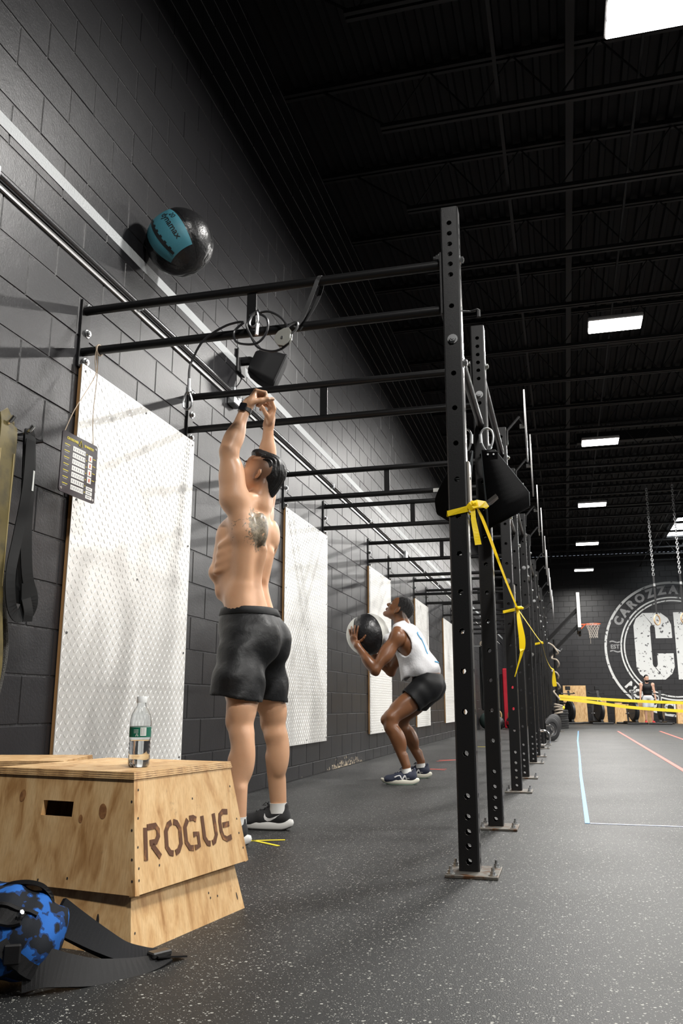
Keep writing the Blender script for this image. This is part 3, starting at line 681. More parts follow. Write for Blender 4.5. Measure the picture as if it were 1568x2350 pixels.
# ================================================================== PULLEY CABLE ON THE FIRST CROSSBARS
CABM = mat('coated_cable', (.02, .02, .022), .35); ZINC = mat('pulley_zinc', (.55, .55, .5), .38, .7)
YB = RY[0]+.012
pu = thing('pulley_cable', (-1.2, YB, 2.2), 'black cable with metal pulley and snap hooks looped over the nearest crossbars', 'pulley')
yf = YB-.045
MB().tube(spline([(-1.585, yf-.005, 2.02), (-1.588, yf-.005, 2.10), (-1.575, yf, 2.16), (-1.525, yf, 2.245), (-1.43, yf, 2.30), (-1.36, yf, 2.315), (-1.33, yf, 2.312)], 5), .0055, 7).build('cable', CABM, pu, True)
MB().tube(spline([(-1.33, yf, 2.31), (-1.375, yf, 2.27), (-1.35, yf-.02, 2.205), (-1.26, yf-.02, 2.19), (-1.21, yf-.02, 2.24), (-1.215, yf-.01, 2.31), (-1.27, yf, 2.345), (-1.315, yf, 2.30), (-1.29, yf-.01, 2.235), (-1.25, yf-.02, 2.17), (-1.19, yf-.02, 2.145), (-1.14, yf-.02, 2.15), (-1.105, yf-.02, 2.175)], 5), .0055, 7).build('cable', CABM, pu, True)
MB().tube(spline([(-1.275, yf, 2.345), (-1.21, yf-.01, 2.345), (-1.15, yf-.01, 2.31), (-1.115, yf-.015, 2.26), (-1.105, yf-.018, 2.235)], 5), .0055, 7).build('cable', CABM, pu, True)
def snap(nm, c, d, L, w, r=.0045):
    c = Vector(c); d = Vector(d).normalized(); s = d.cross(Vector((0, 1, 0))).normalized(); P = []
    for i in range(16):
        a = 2*math.pi*i/16; P.append(c + d*(L/2*math.sin(a)) + s*((w/2*(1+.25*-math.sin(a)))*math.cos(a)))
    MB().tube(P, r, 6, closed=True).build(nm, BOLT, pu, True)
snap('snap_hook', (-1.59, yf-.005, 1.955), (0, 0, 1), .085, .042)
MB().cyl((-1.586, yf-.005, 1.995), (-1.587, yf-.005, 2.06), .008, n=8).build('crimp_sleeve', BOLT, pu)
MB().tube(spline([(-1.592, yf-.005, 1.985), (-1.577, yf-.005, 2.0), (-1.586, yf-.005, 2.03)], 3), .004, 6).build('cable_eye', BOLT, pu)
MB().cyl((-1.262, yf-.012, 2.235), (-1.258, yf-.012, 2.29), .009, n=8).build('crimp_sleeve', BOLT, pu)
MB().cyl((-1.30, yf, 2.335), (-1.255, yf, 2.36), .009, n=8).build('crimp_sleeve', BOLT, pu)
snap('snap_hook', (-1.275, yf-.01, 2.315), (.25, 0, 1), .075, .036)
# pulley body: teardrop side plates and wheel
pd = [(0, .05), (.018, .038), (.034, .012), (.036, -.01), (.027, -.032), (0, -.042), (-.027, -.032), (-.036, -.01), (-.034, .012), (-.018, .038)]
Mp = frame((-1.128, yf-.032, 2.20), (.82, 0, -.57), (.57, 0, .82))
MB().prism(pd, Mp, .006).build('pulley_plate', ZINC, pu); MB().prism(pd, Mp @ Matrix.Translation((0, 0, -.022)), .006).build('pulley_plate', ZINC, pu)
MB().cyl(Mp @ Vector((0, -.004, -.016)), Mp @ Vector((0, -.004, 0)), .031, n=20).build('pulley_wheel', CABM, pu); MB().cyl(Mp @ Vector((0, -.004, -.026)), Mp @ Vector((0, -.004, .01)), .006, n=8).build('pulley_axle', BOLT, pu)
snap('snap_hook', (-1.085, yf-.025, 2.245), (.7, 0, .6), .06, .04, .0055)
MB().sweep(spline([(-1.075, yf-.02, 2.245), (-1.05, yf, 2.30), (-1.01, yf+.005, 2.40), (-.985, YB-.03, 2.48), (-.98, YB, 2.518), (-.982, YB+.03, 2.48), (-1.01, YB+.03, 2.40), (-1.07, yf+.02, 2.25)], 4), .019, .003, up=[(.2, -1, .1)]*13+[(0, -.7, .7)]*3+[(0, 0, 1)]*2+[(0, .7, .7)]*3+[(.2, 1, .1)]*8).build('strap', mat('black_webbing', (.015, .015, .016), .7), pu)

# ================================================================== EXERCISE CHART BOARD
CHT = mat('chart_dark', (.035, .028, .034), .4); CHW = mat('chart_white', (.72, .72, .7), .5); CHY = mat('chart_yellow', (.6, .5, .03), .5); CHR = mat('chart_red', (.55, .12, .06), .5); STR = mat('twine', (.45, .36, .27), .8)
chx, chy, chz = -2.06, 3.20, 1.645
ch = thing('exercise_chart', (chx, chy, chz), 'dark exercise chart board hanging on twine over the first tread plate panel', 'chart')
yw = math.radians(0); e1 = Vector((.03, 1, 0)).normalized(); e2 = Vector((0, .02, 1)).normalized(); Mc = frame((chx, chy, chz), e1, e2)
HW, HH = .137, .138
MB().prism(rr_(HW, HH, .014, 4), Mc @ Matrix.Translation((0, 0, -.005)), .005).build('board', CHT, ch)
def cbox(u0, v0, u1, v1, m, nm='printed_block', l=.0006): MB().add([Mc @ Vector(p) for p in ((u0, v0, l), (u1, v0, l), (u1, v1, l), (u0, v1, l))], [(0, 1, 2, 3)]).build(nm, m, ch)
for r in range(7):
    v = .075 - r*.0295
    cbox(-.055, v-.011, .042, v+.011, CHW)
    for k in range(6): cbox(-.047+.0158*k, v-.006, -.0415+.0158*k, v+.006, mat('chart_figure', (.25, .25, .27), .5), l=.0010)
    cbox(-.118, v+.004, -.078, v+.0075, CHY); cbox(-.115, v-.004, -.085, v-.001, mat('chart_grey', (.3, .3, .3), .5)); cbox(.05, v-.001, .056, v+.004, CHY)
for r in range(4):
    v = .064 - r*.034; cbox(.066, v-.015, .098, v+.015, CHW); cbox(.077, v-.009, .087, v+.007, CHR, l=.001); cbox(.103, v+.003, .125, v+.006, CHY)
for r in range(3): v = -.078-r*.02; cbox(.062, v-.008, .112, v+.008, CHW); cbox(.07, v-.002, .10, v+.003, mat('chart_figure', (.25, .25, .27), .5), l=.001)
flat_text('lettering', 'CROSSOVER', .0155, Mc @ Matrix.Translation((-.062, .105, 0)), CHY, ch, bold=.0006); flat_text('lettering', 'SYMMETRY', .0155, Mc @ Matrix.Translation((.066, .105, 0)), CHY, ch, bold=.0006)
tri = [(-.013, .098), (.013, .098), (0, .125)]
MB().tube([Mc @ Vector((x, y, .001)) for x, y in tri], .0018, 5, closed=True).build('emblem', CHY, ch)
for u, v in ((-.122, -.122), (.122, -.122), (.122, .12)): MB().cyl(Mc @ Vector((u, v, -.001)), Mc @ Vector((u, v, .0015)), .006, n=10).build('eyelet', BOLT, ch)
MB().tube(spline([Mc @ Vector((-.122, .135, -.002)), (-2.09, 3.18, 1.92), (-2.11, 3.36, 2.16), (-2.10, YB-.01, 2.25), (-2.095, YB-.028, 2.29)], 5), .0022, 5).build('twine', STR, ch)
MB().tube(spline([Mc @ Vector((.1, .135, -.002)), (-2.09, 3.33, 1.95), (-2.095, 3.35, 2.15), (-2.09, YB-.025, 2.29)], 5), .0022, 5).build('twine', STR, ch)
MB().tube([(-2.09, YB+.026*math.cos(a), 2.278+.026*math.sin(a)) for a in [i*.52 for i in range(12)]], .004, 5, closed=True).build('twine_knot', STR, ch)
MB().tube(spline([(-2.088, YB-.028, 2.28), (-2.086, YB-.04, 2.22), (-2.082, YB-.03, 2.15)], 4), .0025, 5).build('twine', STR, ch)
# ================================================================== PLYO BOXES
def ply_mat():
    m = mat('birch_plywood', (.62, .40, .19), .55); nt = m.node_tree; b = bsdf(m); g = nd(nt, 'ShaderNodeNewGeometry')
    mp = nd(nt, 'ShaderNodeMapping'); mp.inputs['Scale'].default_value = (5, 5, 1.6); nt.links.new(g.outputs['Position'], mp.inputs[0])
    n = nd(nt, 'ShaderNodeTexNoise'); n.inputs['Scale'].default_value = 2.6; n.inputs['Detail'].default_value = 6; n.inputs['Distortion'].default_value = 1.4; nt.links.new(mp.outputs[0], n.inputs[0])
    mp2 = nd(nt, 'ShaderNodeMapping'); mp2.inputs['Scale'].default_value = (60, 60, 2.5); nt.links.new(g.outputs['Position'], mp2.inputs[0])
    n2 = nd(nt, 'ShaderNodeTexNoise'); n2.inputs['Scale'].default_value = 4; n2.inputs['Detail'].default_value = 3; nt.links.new(mp2.outputs[0], n2.inputs[0])
    cr = nd(nt, 'ShaderNodeValToRGB'); e = cr.color_ramp.elements; e[0].position = .3; e[0].color = (.40, .21, .075, 1); e[1].position = .72; e[1].color = (.72, .50, .26, 1)
    x = e.new(.45); x.color = (.60, .37, .165, 1); x = e.new(.58); x.color = (.68, .455, .225, 1); nt.links.new(n.outputs[0], cr.inputs[0])
    mx = nd(nt, 'ShaderNodeMix', data_type='RGBA', blend_type='MULTIPLY'); mx.inputs[0].default_value = .35; nt.links.new(cr.outputs[0], mx.inputs[6])
    cr2 = nd(nt, 'ShaderNodeValToRGB'); cr2.color_ramp.elements[0].position = .35; cr2.color_ramp.elements[0].color = (.6, .5, .4, 1); cr2.color_ramp.elements[1].position = .6; nt.links.new(n2.outputs[0], cr2.inputs[0]); nt.links.new(cr2.outputs[0], mx.inputs[7])
    n3 = nd(nt, 'ShaderNodeTexNoise'); n3.inputs['Scale'].default_value = 9; n3.inputs['Detail'].default_value = 8; n3.inputs['Roughness'].default_value = .7; nt.links.new(g.outputs['Position'], n3.inputs[0])
    mr = nd(nt, 'ShaderNodeMapRange'); mr.inputs[1].default_value = .62; mr.inputs[2].default_value = .72; mr.inputs[4].default_value = .55; nt.links.new(n3.outputs[0], mr.inputs[0])
    m3 = nd(nt, 'ShaderNodeMix', data_type='RGBA'); m3.inputs[7].default_value = (.16, .10, .05, 1); nt.links.new(mr.outputs[0], m3.inputs[0]); nt.links.new(mx.outputs[2], m3.inputs[6])
    nt.links.new(m3.outputs[2], b.inputs['Base Color'])
    return m
WOOD = ply_mat(); PLYE = mat('plywood_layers', (.47, .29, .13), .7, var=(26, (.20, .11, .05), .45, .62)); BURN = mat('burnt_lettering', (.10, .038, .014), .7, var=(40, (.28, .12, .04), .55, .7)); KNOT = mat('wood_knot', (.20, .085, .03), .6, var=(60, (.32, .15, .055), .4, .6)); NAIL = mat('nail_hole', (.025, .02, .018), .6)
def quad_panel(P, t, hole=None):
    """P: 4 outer corners ccw from outside (bl, br, tr, tl); t thickness inwards; hole=(u0,u1,v0,v1) in 0..1"""
    P = [Vector(p) for p in P]; n = (P[1]-P[0]).cross(P[3]-P[0]).normalized(); b = MB()
    S = lambda u, v, d=0.: (P[0]*(1-u) + P[1]*u)*(1-v) + (P[3]*(1-u) + P[2]*u)*v - n*d
    if hole is None: return b.hexa([S(0, 0, t), S(1, 0, t), S(1, 0), S(0, 0), S(0, 1, t), S(1, 1, t), S(1, 1), S(0, 1)])
    u0, u1, v0, v1 = hole; us = (0, u0, u1, 1); vs = (0, v0, v1, 1)
    for d in (0, t):
        V = [S(u, v, d) for v in vs for u in us]; F = [(r*4+c, r*4+c+1, r*4+c+5, r*4+c+4) for r in range(3) for c in range(3) if not (r == 1 and c == 1)]
        b.add(V, F if d == 0 else [f[::-1] for f in F])
    for (a, c) in (((0, 0), (1, 0)), ((1, 0), (1, 1)), ((1, 1), (0, 1)), ((0, 1), (0, 0))): b.add([S(*a), S(*c), S(*c, t), S(*a, t)], [(3, 2, 1, 0)])
    for (a, c) in (((u0, v0), (u1, v0)), ((u1, v0), (u1, v1)), ((u1, v1), (u0, v1)), ((u0, v1), (u0, v0))): b.add([S(*a), S(*c), S(*c, t), S(*a, t)], [(0, 1, 2, 3)])
    return b
def on_face(P, u, v, d=0.):
    P = [Vector(p) for p in P]; n = (P[1]-P[0]).cross(P[3]-P[0]).normalized()
    return (P[0]*(1-u) + P[1]*u)*(1-v) + (P[3]*(1-u) + P[2]*u)*v + n*d
def frustum(near, yaw, bl, bd, tl, td, z0, z1, ins=None):
    """near = world xy of the near-right bottom corner; edges: bd along d (away), bl along l (left)"""
    d = Vector((math.sin(yaw), math.cos(yaw), 0)); l = Vector((-math.cos(yaw), math.sin(yaw), 0)); c = Vector((*near, z0)) + d*bd/2 + l*bl/2
    def q(L, D, z): return [Vector((c.x, c.y, z)) + l*(a*L/2) + d*(b_*D/2) for a, b_ in ((1, -1), (-1, -1), (-1, 1), (1, 1))]   # left-near, right-near, right-far, left-far
    return q(bl, bd, z0), q(tl, td, z1), c
def plyo(name, lab, near, yaw, bl, bd, tl, td, z0, z1, grp, holes=True, top=True):
    B, T, c = frustum(near, yaw, bl, bd, tl, td, z0, z1)
    t = thing(name, (c.x, c.y, z0), lab, 'wooden box', grp); tt = .018
    zt = z1-tt
    Tm = [B[i].lerp(T[i], (zt-z0)/(z1-z0)) for i in range(4)] if top else T
    faces = []
    for i in range(4):
        j = (i+1) % 4; P = [B[i], B[j], Tm[j], Tm[i]]; faces.append(P)
        quad_panel(P, tt, (.39, .60, .63, .77) if (holes and i in (0, 2)) else None).build('side_panel', WOOD, t)
    if top:
        e = .006; ctr = sum(T, Vector())/4
        Tb = [p + (p-ctr).normalized()*e for p in Tm]; Tt = [p + (p-ctr).normalized()*e*.6 for p in T]
        Tb = [Vector((p.x, p.y, zt)) for p in Tb]; Tt = [Vector((p.x, p.y, z1)) for p in Tt]
        tp_ = MB().hexa(Tb + Tt).build('top_panel', WOOD, t)
        for k, (f0, f1) in enumerate(((.18, .32), (.5, .62), (.8, .9))):     # plies showing on the top panel's edge
            L = [a.lerp(b_, f0) + (a-Vector((ctr.x, ctr.y, a.z))).normalized()*.0008 for a, b_ in zip(Tb, Tt)]; U = [a.lerp(b_, f1) + (a-Vector((ctr.x, ctr.y, a.z))).normalized()*.0008 for a, b_ in zip(Tb, Tt)]
            MB().add(L+U, [(i, (i+1) % 4, 4+(i+1) % 4, 4+i) for i in range(4)]).build('edge_ply', PLYE, tp_)
    return t, faces
yawb = math.radians(9.5)
GB = 'plywood plyo boxes in the foreground'
low, lf = plyo('plyo_box', 'lower plywood box on the floor, mostly hidden under the lettered box', (-1.075, 2.05), math.radians(8.5), .60, .565, .515, .485, 0, .20, GB, holes=False, top=False)
upb, uf = plyo('plyo_box', 'upper plywood box lettered ROGUE with a hand hole, water bottle standing on it', (-1.078, 2.062), yawb, .585, .56, .475, .48, .137, .432, GB)
thd, tf = plyo('plyo_box', 'plywood box at the left edge, partly hidden behind the lettered box', (-1.64, 2.62), math.radians(-16), .42, .42, .36, .36, 0, .42, GB)
# stencilled letters: strokes on the right-hand face of the upper box
RF = uf[1]
G = {'R': [[(0, 0), (0, 1)], [(.1, 1), (.55, 1), (.68, .85), (.68, .66), (.55, .5), (.22, .5)], [(.34, .42), (.75, 0)]],
     'O': [[(.34, 1), (.16, .95), (0, .75), (0, .25), (.16, .05), (.34, 0)], [(.46, 0), (.64, .05), (.8, .25), (.8, .75), (.64, .95), (.46, 1)]],
     'G': [[(.72, .92), (.55, 1), (.32, 1)], [(.2, .98), (0, .75), (0, .25), (.17, .04), (.4, 0)], [(.48, 0), (.74, .03), (.74, .44), (.46, .44)]],
     'U': [[(0, 1), (0, .25), (.15, .04), (.32, 0)], [(.44, 0), (.6, .04), (.76, .25), (.76, 1)]],
     'E': [[(.62, .96), (.3, 1), (.08, .9), (0, .68), (0, .32), (.08, .1), (.3, 0), (.62, .04)], [(.16, .52), (.6, .52)]]}
u0 = .085
for chv in 'ROGUE':
    b = MB()
    for st in G[chv]:
        b.sweep([on_face(RF, u0+x*.155, .27+y*.285, .0012) for x, y in st], .0155, .0012, up=(on_face(RF, 0, 0, 1)-on_face(RF, 0, 0, 0)))
    b.build('stencilled_letter', BURN, upb); u0 += .172
def spot(F_, u, v, r, m, par, nm='wood_knot', sq=1.5):
    c = on_face(F_, u, v, .0006); ex = (on_face(F_, u+.01, v, .0006)-c).normalized(); ez = (on_face(F_, u, v+.01, .0006)-c).normalized()
    P = [c + ex*(r*math.cos(a)) + ez*(r*sq*math.sin(a)) for a in [i*math.pi/8 for i in range(16)]]; MB().add(P, [tuple(range(16))]).build(nm, m, par)
LF = uf[0]
for u, v, r in ((.235, .80, .011), (.80, .70, .013), (.66, .62, .007), (.08, .18, .006)): spot(LF, u, v, r, KNOT, upb)
for F_, par, L in ((LF, upb, ((.985, .12), (.985, .3), (.985, .55), (.985, .8), (.62, .09), (.45, .05))), (RF, upb, ((.03, .12), (.03, .22), (.025, .4), (.03, .65), (.035, .9), (.95, .8), (.96, .45), (.955, .3), (.97, .14), (.19, .2), (.53, .74))), (lf[1], low, ((.03, .1), (.03, .24), (.76, .3), (.69, .31), (.68, .38)))):
    for u, v in L: spot(F_, u, v, .0028, NAIL, par, 'nail_hole', 1.2)
for F_, par, u, v, r, sq in ((lf[0], low, .82, .32, .005, 4.5), (lf[1], low, .95, .2, .003, 4)): spot(F_, u, v, r, NAIL, par, 'dark_mark', sq)

# ---- water bottle
GL = mat('clear_plastic', (.97, .99, 1), .04, trans=1.0); bsdf(GL).inputs['IOR'].default_value = 1.35
CAPM = mat('white_cap', (.8, .82, .82), .4); LAB = mat('green_label', (.01, .14, .09), .4); LABW = mat('label_white', (.75, .78, .76), .5)
bz = .432; bxy = Vector((-1.205, 2.285, bz))
bt = thing('water_bottle', bxy, 'clear plastic water bottle with green label on the lettered box', 'bottle')
prof = [(.024, 0), (.029, .004), (.031, .012), (.031, .03), (.0295, .036), (.031, .042), (.0295, .048), (.031, .054), (.0295, .060), (.031, .066), (.0295, .072), (.0305, .08), (.0305, .083), (.0305, .115), (.031, .120), (.030, .134), (.026, .15), (.019, .163), (.0135, .171), (.0125, .178), (.0125, .19)]
inner = [(max(r-.0007, .001), z+.0006) for r, z in prof][::-1]
MB().lathe(prof+inner, 32, Matrix.Translation(bxy), cap=False).build('bottle_body', GL, bt, 'all')
wp_ = [(.001, .0012)] + [(r-.0008, z+.0012) for r, z in prof if z < .075] + [(.0296, .0765), (.001, .0765)]
MB().lathe(wp_, 32, Matrix.Translation(bxy)).build('water', mat('water', (.97, .99, 1), .0, trans=1.0), bt, 'all')
MB().lathe([(.0145, .181), (.0148, .184), (.0148, .196), (.0138, .199)], 24, Matrix.Translation(bxy)).build('cap', CAPM, bt, True)
MB().lathe([(.0311, .084), (.0311, .114)], 28, Matrix.Translation(bxy), cap=False).build('label', LAB, bt, True)
def lab_patch(a0, a1, z0, z1, m, nm):
    n = 6; V = []
    for i in range(n+1):
        a = math.radians(a0+(a1-a0)*i/n)
        for z in (z0, z1): V.append((bxy.x+.0314*math.cos(a), bxy.y+.0314*math.sin(a), bz+z))
    MB().add(V, [(2*i, 2*i+2, 2*i+3, 2*i+1) for i in range(n)]).build(nm, m, bt)
lab_patch(-62, -30, .088, .111, LABW, 'barcode_patch')
for k in range(7): lab_patch(-60+k*4.3, -58.4+k*4.3, .089, .110, NAIL, 'barcode_bar') if False else None
for k, w in enumerate((.8, .5, .9, .4, .7, .5)):
    lab_patch(-58+k*4.5, -58+k*4.5+w*2, .0895, .1095, mat('barcode_ink', (.02, .06, .05), .5), 'barcode_bar')
for z in (.104, .1, .096): lab_patch(-98, -72, z, z+.0012, LABW, 'label_line')
for k in range(3):
    a = math.radians(-80+0); lab_patch(-86+k*5, -83+k*5, .0865+.003*(k == 1), .0915+.003*(k == 1), LABW, 'recycling_mark')
MB().lathe([(.0313, .1125), (.0313, .1135)], 28, Matrix.Translation(bxy), cap=False).build('label_edge', LABW, bt)

# ================================================================== BACKPACK
def camo():
    m = mat('blue_camo_nylon', (.02, .06, .22), .6); nt = m.node_tree; b = bsdf(m); g = nd(nt, 'ShaderNodeNewGeometry')
    n = nd(nt, 'ShaderNodeTexNoise'); n.inputs['Scale'].default_value = 24; n.inputs['Detail'].default_value = 2.5; nt.links.new(g.outputs['Position'], n.inputs[0])
    cr = nd(nt, 'ShaderNodeValToRGB'); cr.color_ramp.interpolation = 'CONSTANT'; e = cr.color_ramp.elements; e[0].color = (.009, .011, .015, 1); e[1].position = .50; e[1].color = (.010, .035, .12, 1)
    x = e.new(.545); x.color = (.016, .10, .36, 1); nt.links.new(n.outputs[0], cr.inputs[0]); nt.links.new(cr.outputs[0], b.inputs['Base Color'])
    n2 = nd(nt, 'ShaderNodeTexNoise'); n2.inputs['Scale'].default_value = 900; nt.links.new(g.outputs['Position'], n2.inputs[0]); bp = nd(nt, 'ShaderNodeBump'); bp.inputs['Strength'].default_value = .2; bp.inputs['Distance'].default_value = .002
    nt.links.new(n2.outputs[0], bp.inputs['Height']); nt.links.new(bp.outputs[0], b.inputs['Normal'])
    return m
CAMO = camo(); bsdf(CAMO).inputs['Roughness'].default_value = .8; bsdf(CAMO).inputs['Specular IOR Level'].default_value = .2; NYL = mat('black_nylon', (.005, .005, .0055), .6, bump=(800, .15), spec=.25); PAD = mat('black_mesh_pad', (.007, .0075, .009), .75, bump=(700, .25), spec=.2)
bg = thing('backpack', (-1.28, 1.78, 0), 'blue and black camouflage backpack lying on the floor, strap towards the boxes', 'backpack')
s = Sdf(); s.rc((-1.50, 1.79, .085), (-1.235, 1.80, .095), .092, .085, .03); s.el((-1.33, 1.80, .12), (.17, .11, .085), .04); s.el((-1.2, 1.81, .095), (.07, .10, .07), .05); s.el((-1.34, 1.735, .07), (.17, .08, .055), .02); s.rc((-1.46, 1.83, .15), (-1.24, 1.84, .14), .05, .045, .03)
F, lo, h = s.field(.008); Gd = grid_of(F, lo, h); F += .007*np.sin(Gd[..., 0]*38+Gd[..., 2]*25)*np.cos(Gd[..., 1]*30) + .005*np.sin(Gd[..., 0]*70-Gd[..., 2]*60+Gd[..., 1]*40); F = np.maximum(F, .003-Gd[..., 2])
V, Q = surfnet(F, lo, h); bag_me = np_mesh('bag_body', V, Q, CAMO); obj('bag_body', bag_me, bg)
bvh = BVHTree.FromPolygons([Vector(v) for v in V], [tuple(int(i) for i in q) for q in Q])
def drape(P, off=.004, d=None):
    out = []
    for p in P:
        o = bvh.find_nearest(Vector(p)); out.append(o[0] + o[1]*off if o[1].dot(Vector(p)-o[0]) >= 0 or True else o[0])
    return out
def bagcurve(P, r, m, nm, n=6): MB().tube(drape(spline(P, 6), r*.6), r, n).build(nm, m, bg, True)
bagcurve([(-1.46, 1.68, .16), (-1.38, 1.68, .19), (-1.29, 1.70, .2), (-1.21, 1.73, .18), (-1.165, 1.76, .15)], .006, NYL, 'zipper')
bagcurve([(-1.44, 1.64, .13), (-1.34, 1.64, .14), (-1.24, 1.67, .15), (-1.17, 1.72, .15)], .006, NYL, 'zipper')
# dark pocket opening between the zippers
a_ = drape(spline([(-1.40, 1.68, .19), (-1.31, 1.70, .2), (-1.22, 1.73, .18), (-1.175, 1.75, .15)], 6), .003); b_ = drape(spline([(-1.40, 1.65, .14), (-1.32, 1.65, .15), (-1.23, 1.68, .15), (-1.175, 1.72, .15)], 6), .003)
MB().add(a_+b_, [(i, i+1, len(a_)+i+1, len(a_)+i) for i in range(len(a_)-1)]).build('open_pocket', NYL, bg)
for c, d in (((-1.395, 1.655, .15), (-.03, -.02, -.045)), ((-1.18, 1.725, .165), (.012, -.004, .008)), ((-1.415, 1.655, .10), (-.02, -.01, -.025))):
    c = drape([c], .008)[0]; MB().tube([c, c+Vector(d)*.5, c+Vector(d)], [.006, .004, .0055], 6).build('zipper_pull', BOLT, bg, True)
# grab handles on top
MB().sweep(spline([(-1.41, 1.82, .175), (-1.405, 1.82, .215), (-1.375, 1.81, .232), (-1.33, 1.80, .228), (-1.305, 1.80, .20), (-1.30, 1.80, .17)], 5), .036, .006, up=[(0, .3, 1)]*26).build('grab_handle', NYL, bg)
MB().sweep(spline([(-1.29, 1.82, .18), (-1.255, 1.82, .202), (-1.215, 1.83, .205), (-1.19, 1.84, .19), (-1.185, 1.84, .15)], 5), .04, .009, up=[(0, .3, 1)]*21).build('grab_handle', NYL, bg)
# side compression buckle
MB().sweep(drape(spline([(-1.20, 1.68, .12), (-1.17, 1.71, .08), (-1.15, 1.75, .05)], 5), .006), .03, .005, up=(.5, -.8, .3)).build('side_strap', NYL, bg)
MB().box(drape([(-1.17, 1.70, .09)], .012)[0], (.035, .012, .04), Matrix.Rotation(.5, 3, 'Z').to_4x4(), .003).build('buckle', NYL, bg)
def lerp_up(a, b, n): return [tuple(Vector(a).lerp(Vector(b), i/(n-1))) for i in range(n)]
# padded shoulder strap lying on the floor and its webbing
MB().sweep(spline([(-1.17, 1.86, .135), (-1.14, 1.90, .10), (-1.10, 1.945, .06), (-1.06, 1.985, .028), (-1.02, 2.02, .014), (-.995, 2.04, .012)], 6), [.075-.0008*i for i in range(31)], .014, up=lerp_up((.55, -.75, .5), (.1, -.15, 1), 31)).build('shoulder_strap', PAD, bg)
MB().sweep(spline([(-1.165, 1.735, .05), (-1.13, 1.765, .05), (-1.10, 1.80, .038), (-1.06, 1.86, .02), (-1.015, 1.93, .012), (-.985, 1.99, .010), (-.972, 2.035, .012)], 5), [.085-.0015*i for i in range(31)], .006, up=lerp_up((.6, -.75, .25), (.2, -.3, 1), 31)).build('lower_strap', NYL, bg)
MB().box((-.986, 2.025, .022), (.03, .055, .014), Matrix.Rotation(-.5, 3, 'Z').to_4x4(), .003).build('strap_buckle', mat('buckle_plastic', (.02, .02, .02), .3), bg)
MB().sweep([(-.995, 2.01, .02), (-.97, 2.055, .012), (-.955, 2.085, .006)], .045, .004, up=(0, 0, 1)).build('strap_end', NYL, bg)

# ================================================================== STRAPS HANGING ON THE WALL HOOK
HK = mat('chrome', (.75, .75, .75), .15, 1.0); OLV = mat('olive_band', (.12, .092, .024), .6, var=(14, (.05, .04, .012), .45, .7)); BLKB = mat('black_strap', (.006, .0065, .007), .6, spec=.25)
hk = thing('wall_hook', (WX, 2.86, 1.70), 'steel hook rail on the block wall at the left edge', 'hook')
MB().box((WX+.015, 2.72, 1.70), (.028, .36, .05), bev=.003).build('rail', RIGM, hk)
for y in (2.72, 2.845): MB().tube(spline([(WX+.02, y, 1.70), (WX+.07, y, 1.695), (WX+.11, y, 1.70), (WX+.135, y, 1.725)], 4), .009, 8).build('hook_arm', HK, hk, True)
MB().tube([(WX+.03, 2.87, 1.688), (WX+.09, 2.92, 1.68), (WX+.12, 2.94, 1.69)], .008, 7).build('hook_arm', RIGM, hk)
ol = thing('olive_band', (WX+.09, 2.73, .65), 'wide worn olive band hanging from the wall hook at the left edge', 'band')
MB().sweep(spline([(WX+.06, 2.70, .75), (WX+.062, 2.70, 1.2), (WX+.066, 2.73, 1.60), (WX+.075, 2.735, 1.69), (WX+.09, 2.735, 1.715), (WX+.105, 2.73, 1.69), (WX+.115, 2.72, 1.6), (WX+.118, 2.71, 1.3), (WX+.12, 2.715, 1.0), (WX+.12, 2.745, .8), (WX+.115, 2.745, .68), (WX+.10, 2.72, .62), (WX+.08, 2.705, .66), (WX+.06, 2.70, .75)], 5), .105, .006, up=[(1, 0, .01)]*66).build('band_loop', OLV, ol)
for dy in (-.042, .042): MB().tube([(WX+.1215, 2.715+dy, z) for z in (1.58, 1.3, 1.05)], .002, 5).build('stitching', mat('olive_light', (.42, .34, .16), .6), ol)
bs = thing('black_strap', (WX+.09, 2.88, .93), 'black webbing strap with small white tag hanging from the wall hook', 'strap')
MB().sweep(spline([(WX+.10, 2.90, 1.0), (WX+.098, 2.905, 1.15), (WX+.098, 2.895, 1.4), (WX+.10, 2.878, 1.6), (WX+.10, 2.872, 1.66), (WX+.105, 2.865, 1.70), (WX+.115, 2.86, 1.66), (WX+.125, 2.862, 1.5), (WX+.128, 2.865, 1.3), (WX+.125, 2.90, 1.12), (WX+.12, 2.955, 1.03), (WX+.11, 2.96, .985), (WX+.10, 2.94, .96)], 5), .064, .005, up=[(1, -.1, .01)]*61).build('strap_loop', BLKB, bs)
MB().sweep(spline([(WX+.135, 2.835, 1.66), (WX+.14, 2.83, 1.45), (WX+.14, 2.80, 1.25), (WX+.145, 2.77, 1.10), (WX+.14, 2.80, .98), (WX+.13, 2.86, .945), (WX+.125, 2.905, .99), (WX+.125, 2.90, 1.08)], 5), .05, .004, up=[(1, -.15, .02)]*36).build('strap_loop', BLKB, bs)
MB().sweep(spline([(WX+.13, 2.90, 1.02), (WX+.135, 2.915, .97), (WX+.13, 2.92, .93)], 4), .06, .004, up=(1, 0, .1)).build('strap_end', BLKB, bs)
MB().box((WX+.1325, 2.873, 1.50), (.001, .022, .085)).build('tag', LABW, bs)
cdn = thing('braided_cord', (WX+.05, 2.86, .3), 'grey braided cord hanging beside the olive band', 'cord')
MB().tube(spline([(WX+.05, 2.80, 1.4), (WX+.055, 2.84, 1.1), (WX+.06, 2.885, .9), (WX+.06, 2.895, .78), (WX+.055, 2.87, .62), (WX+.05, 2.86, .54), (WX+.05, 2.855, .45)], 6), .011, 8).build('cord', mat('braided_grey', (.08, .08, .075), .8, bump=(260, 1.0)), cdn, True)
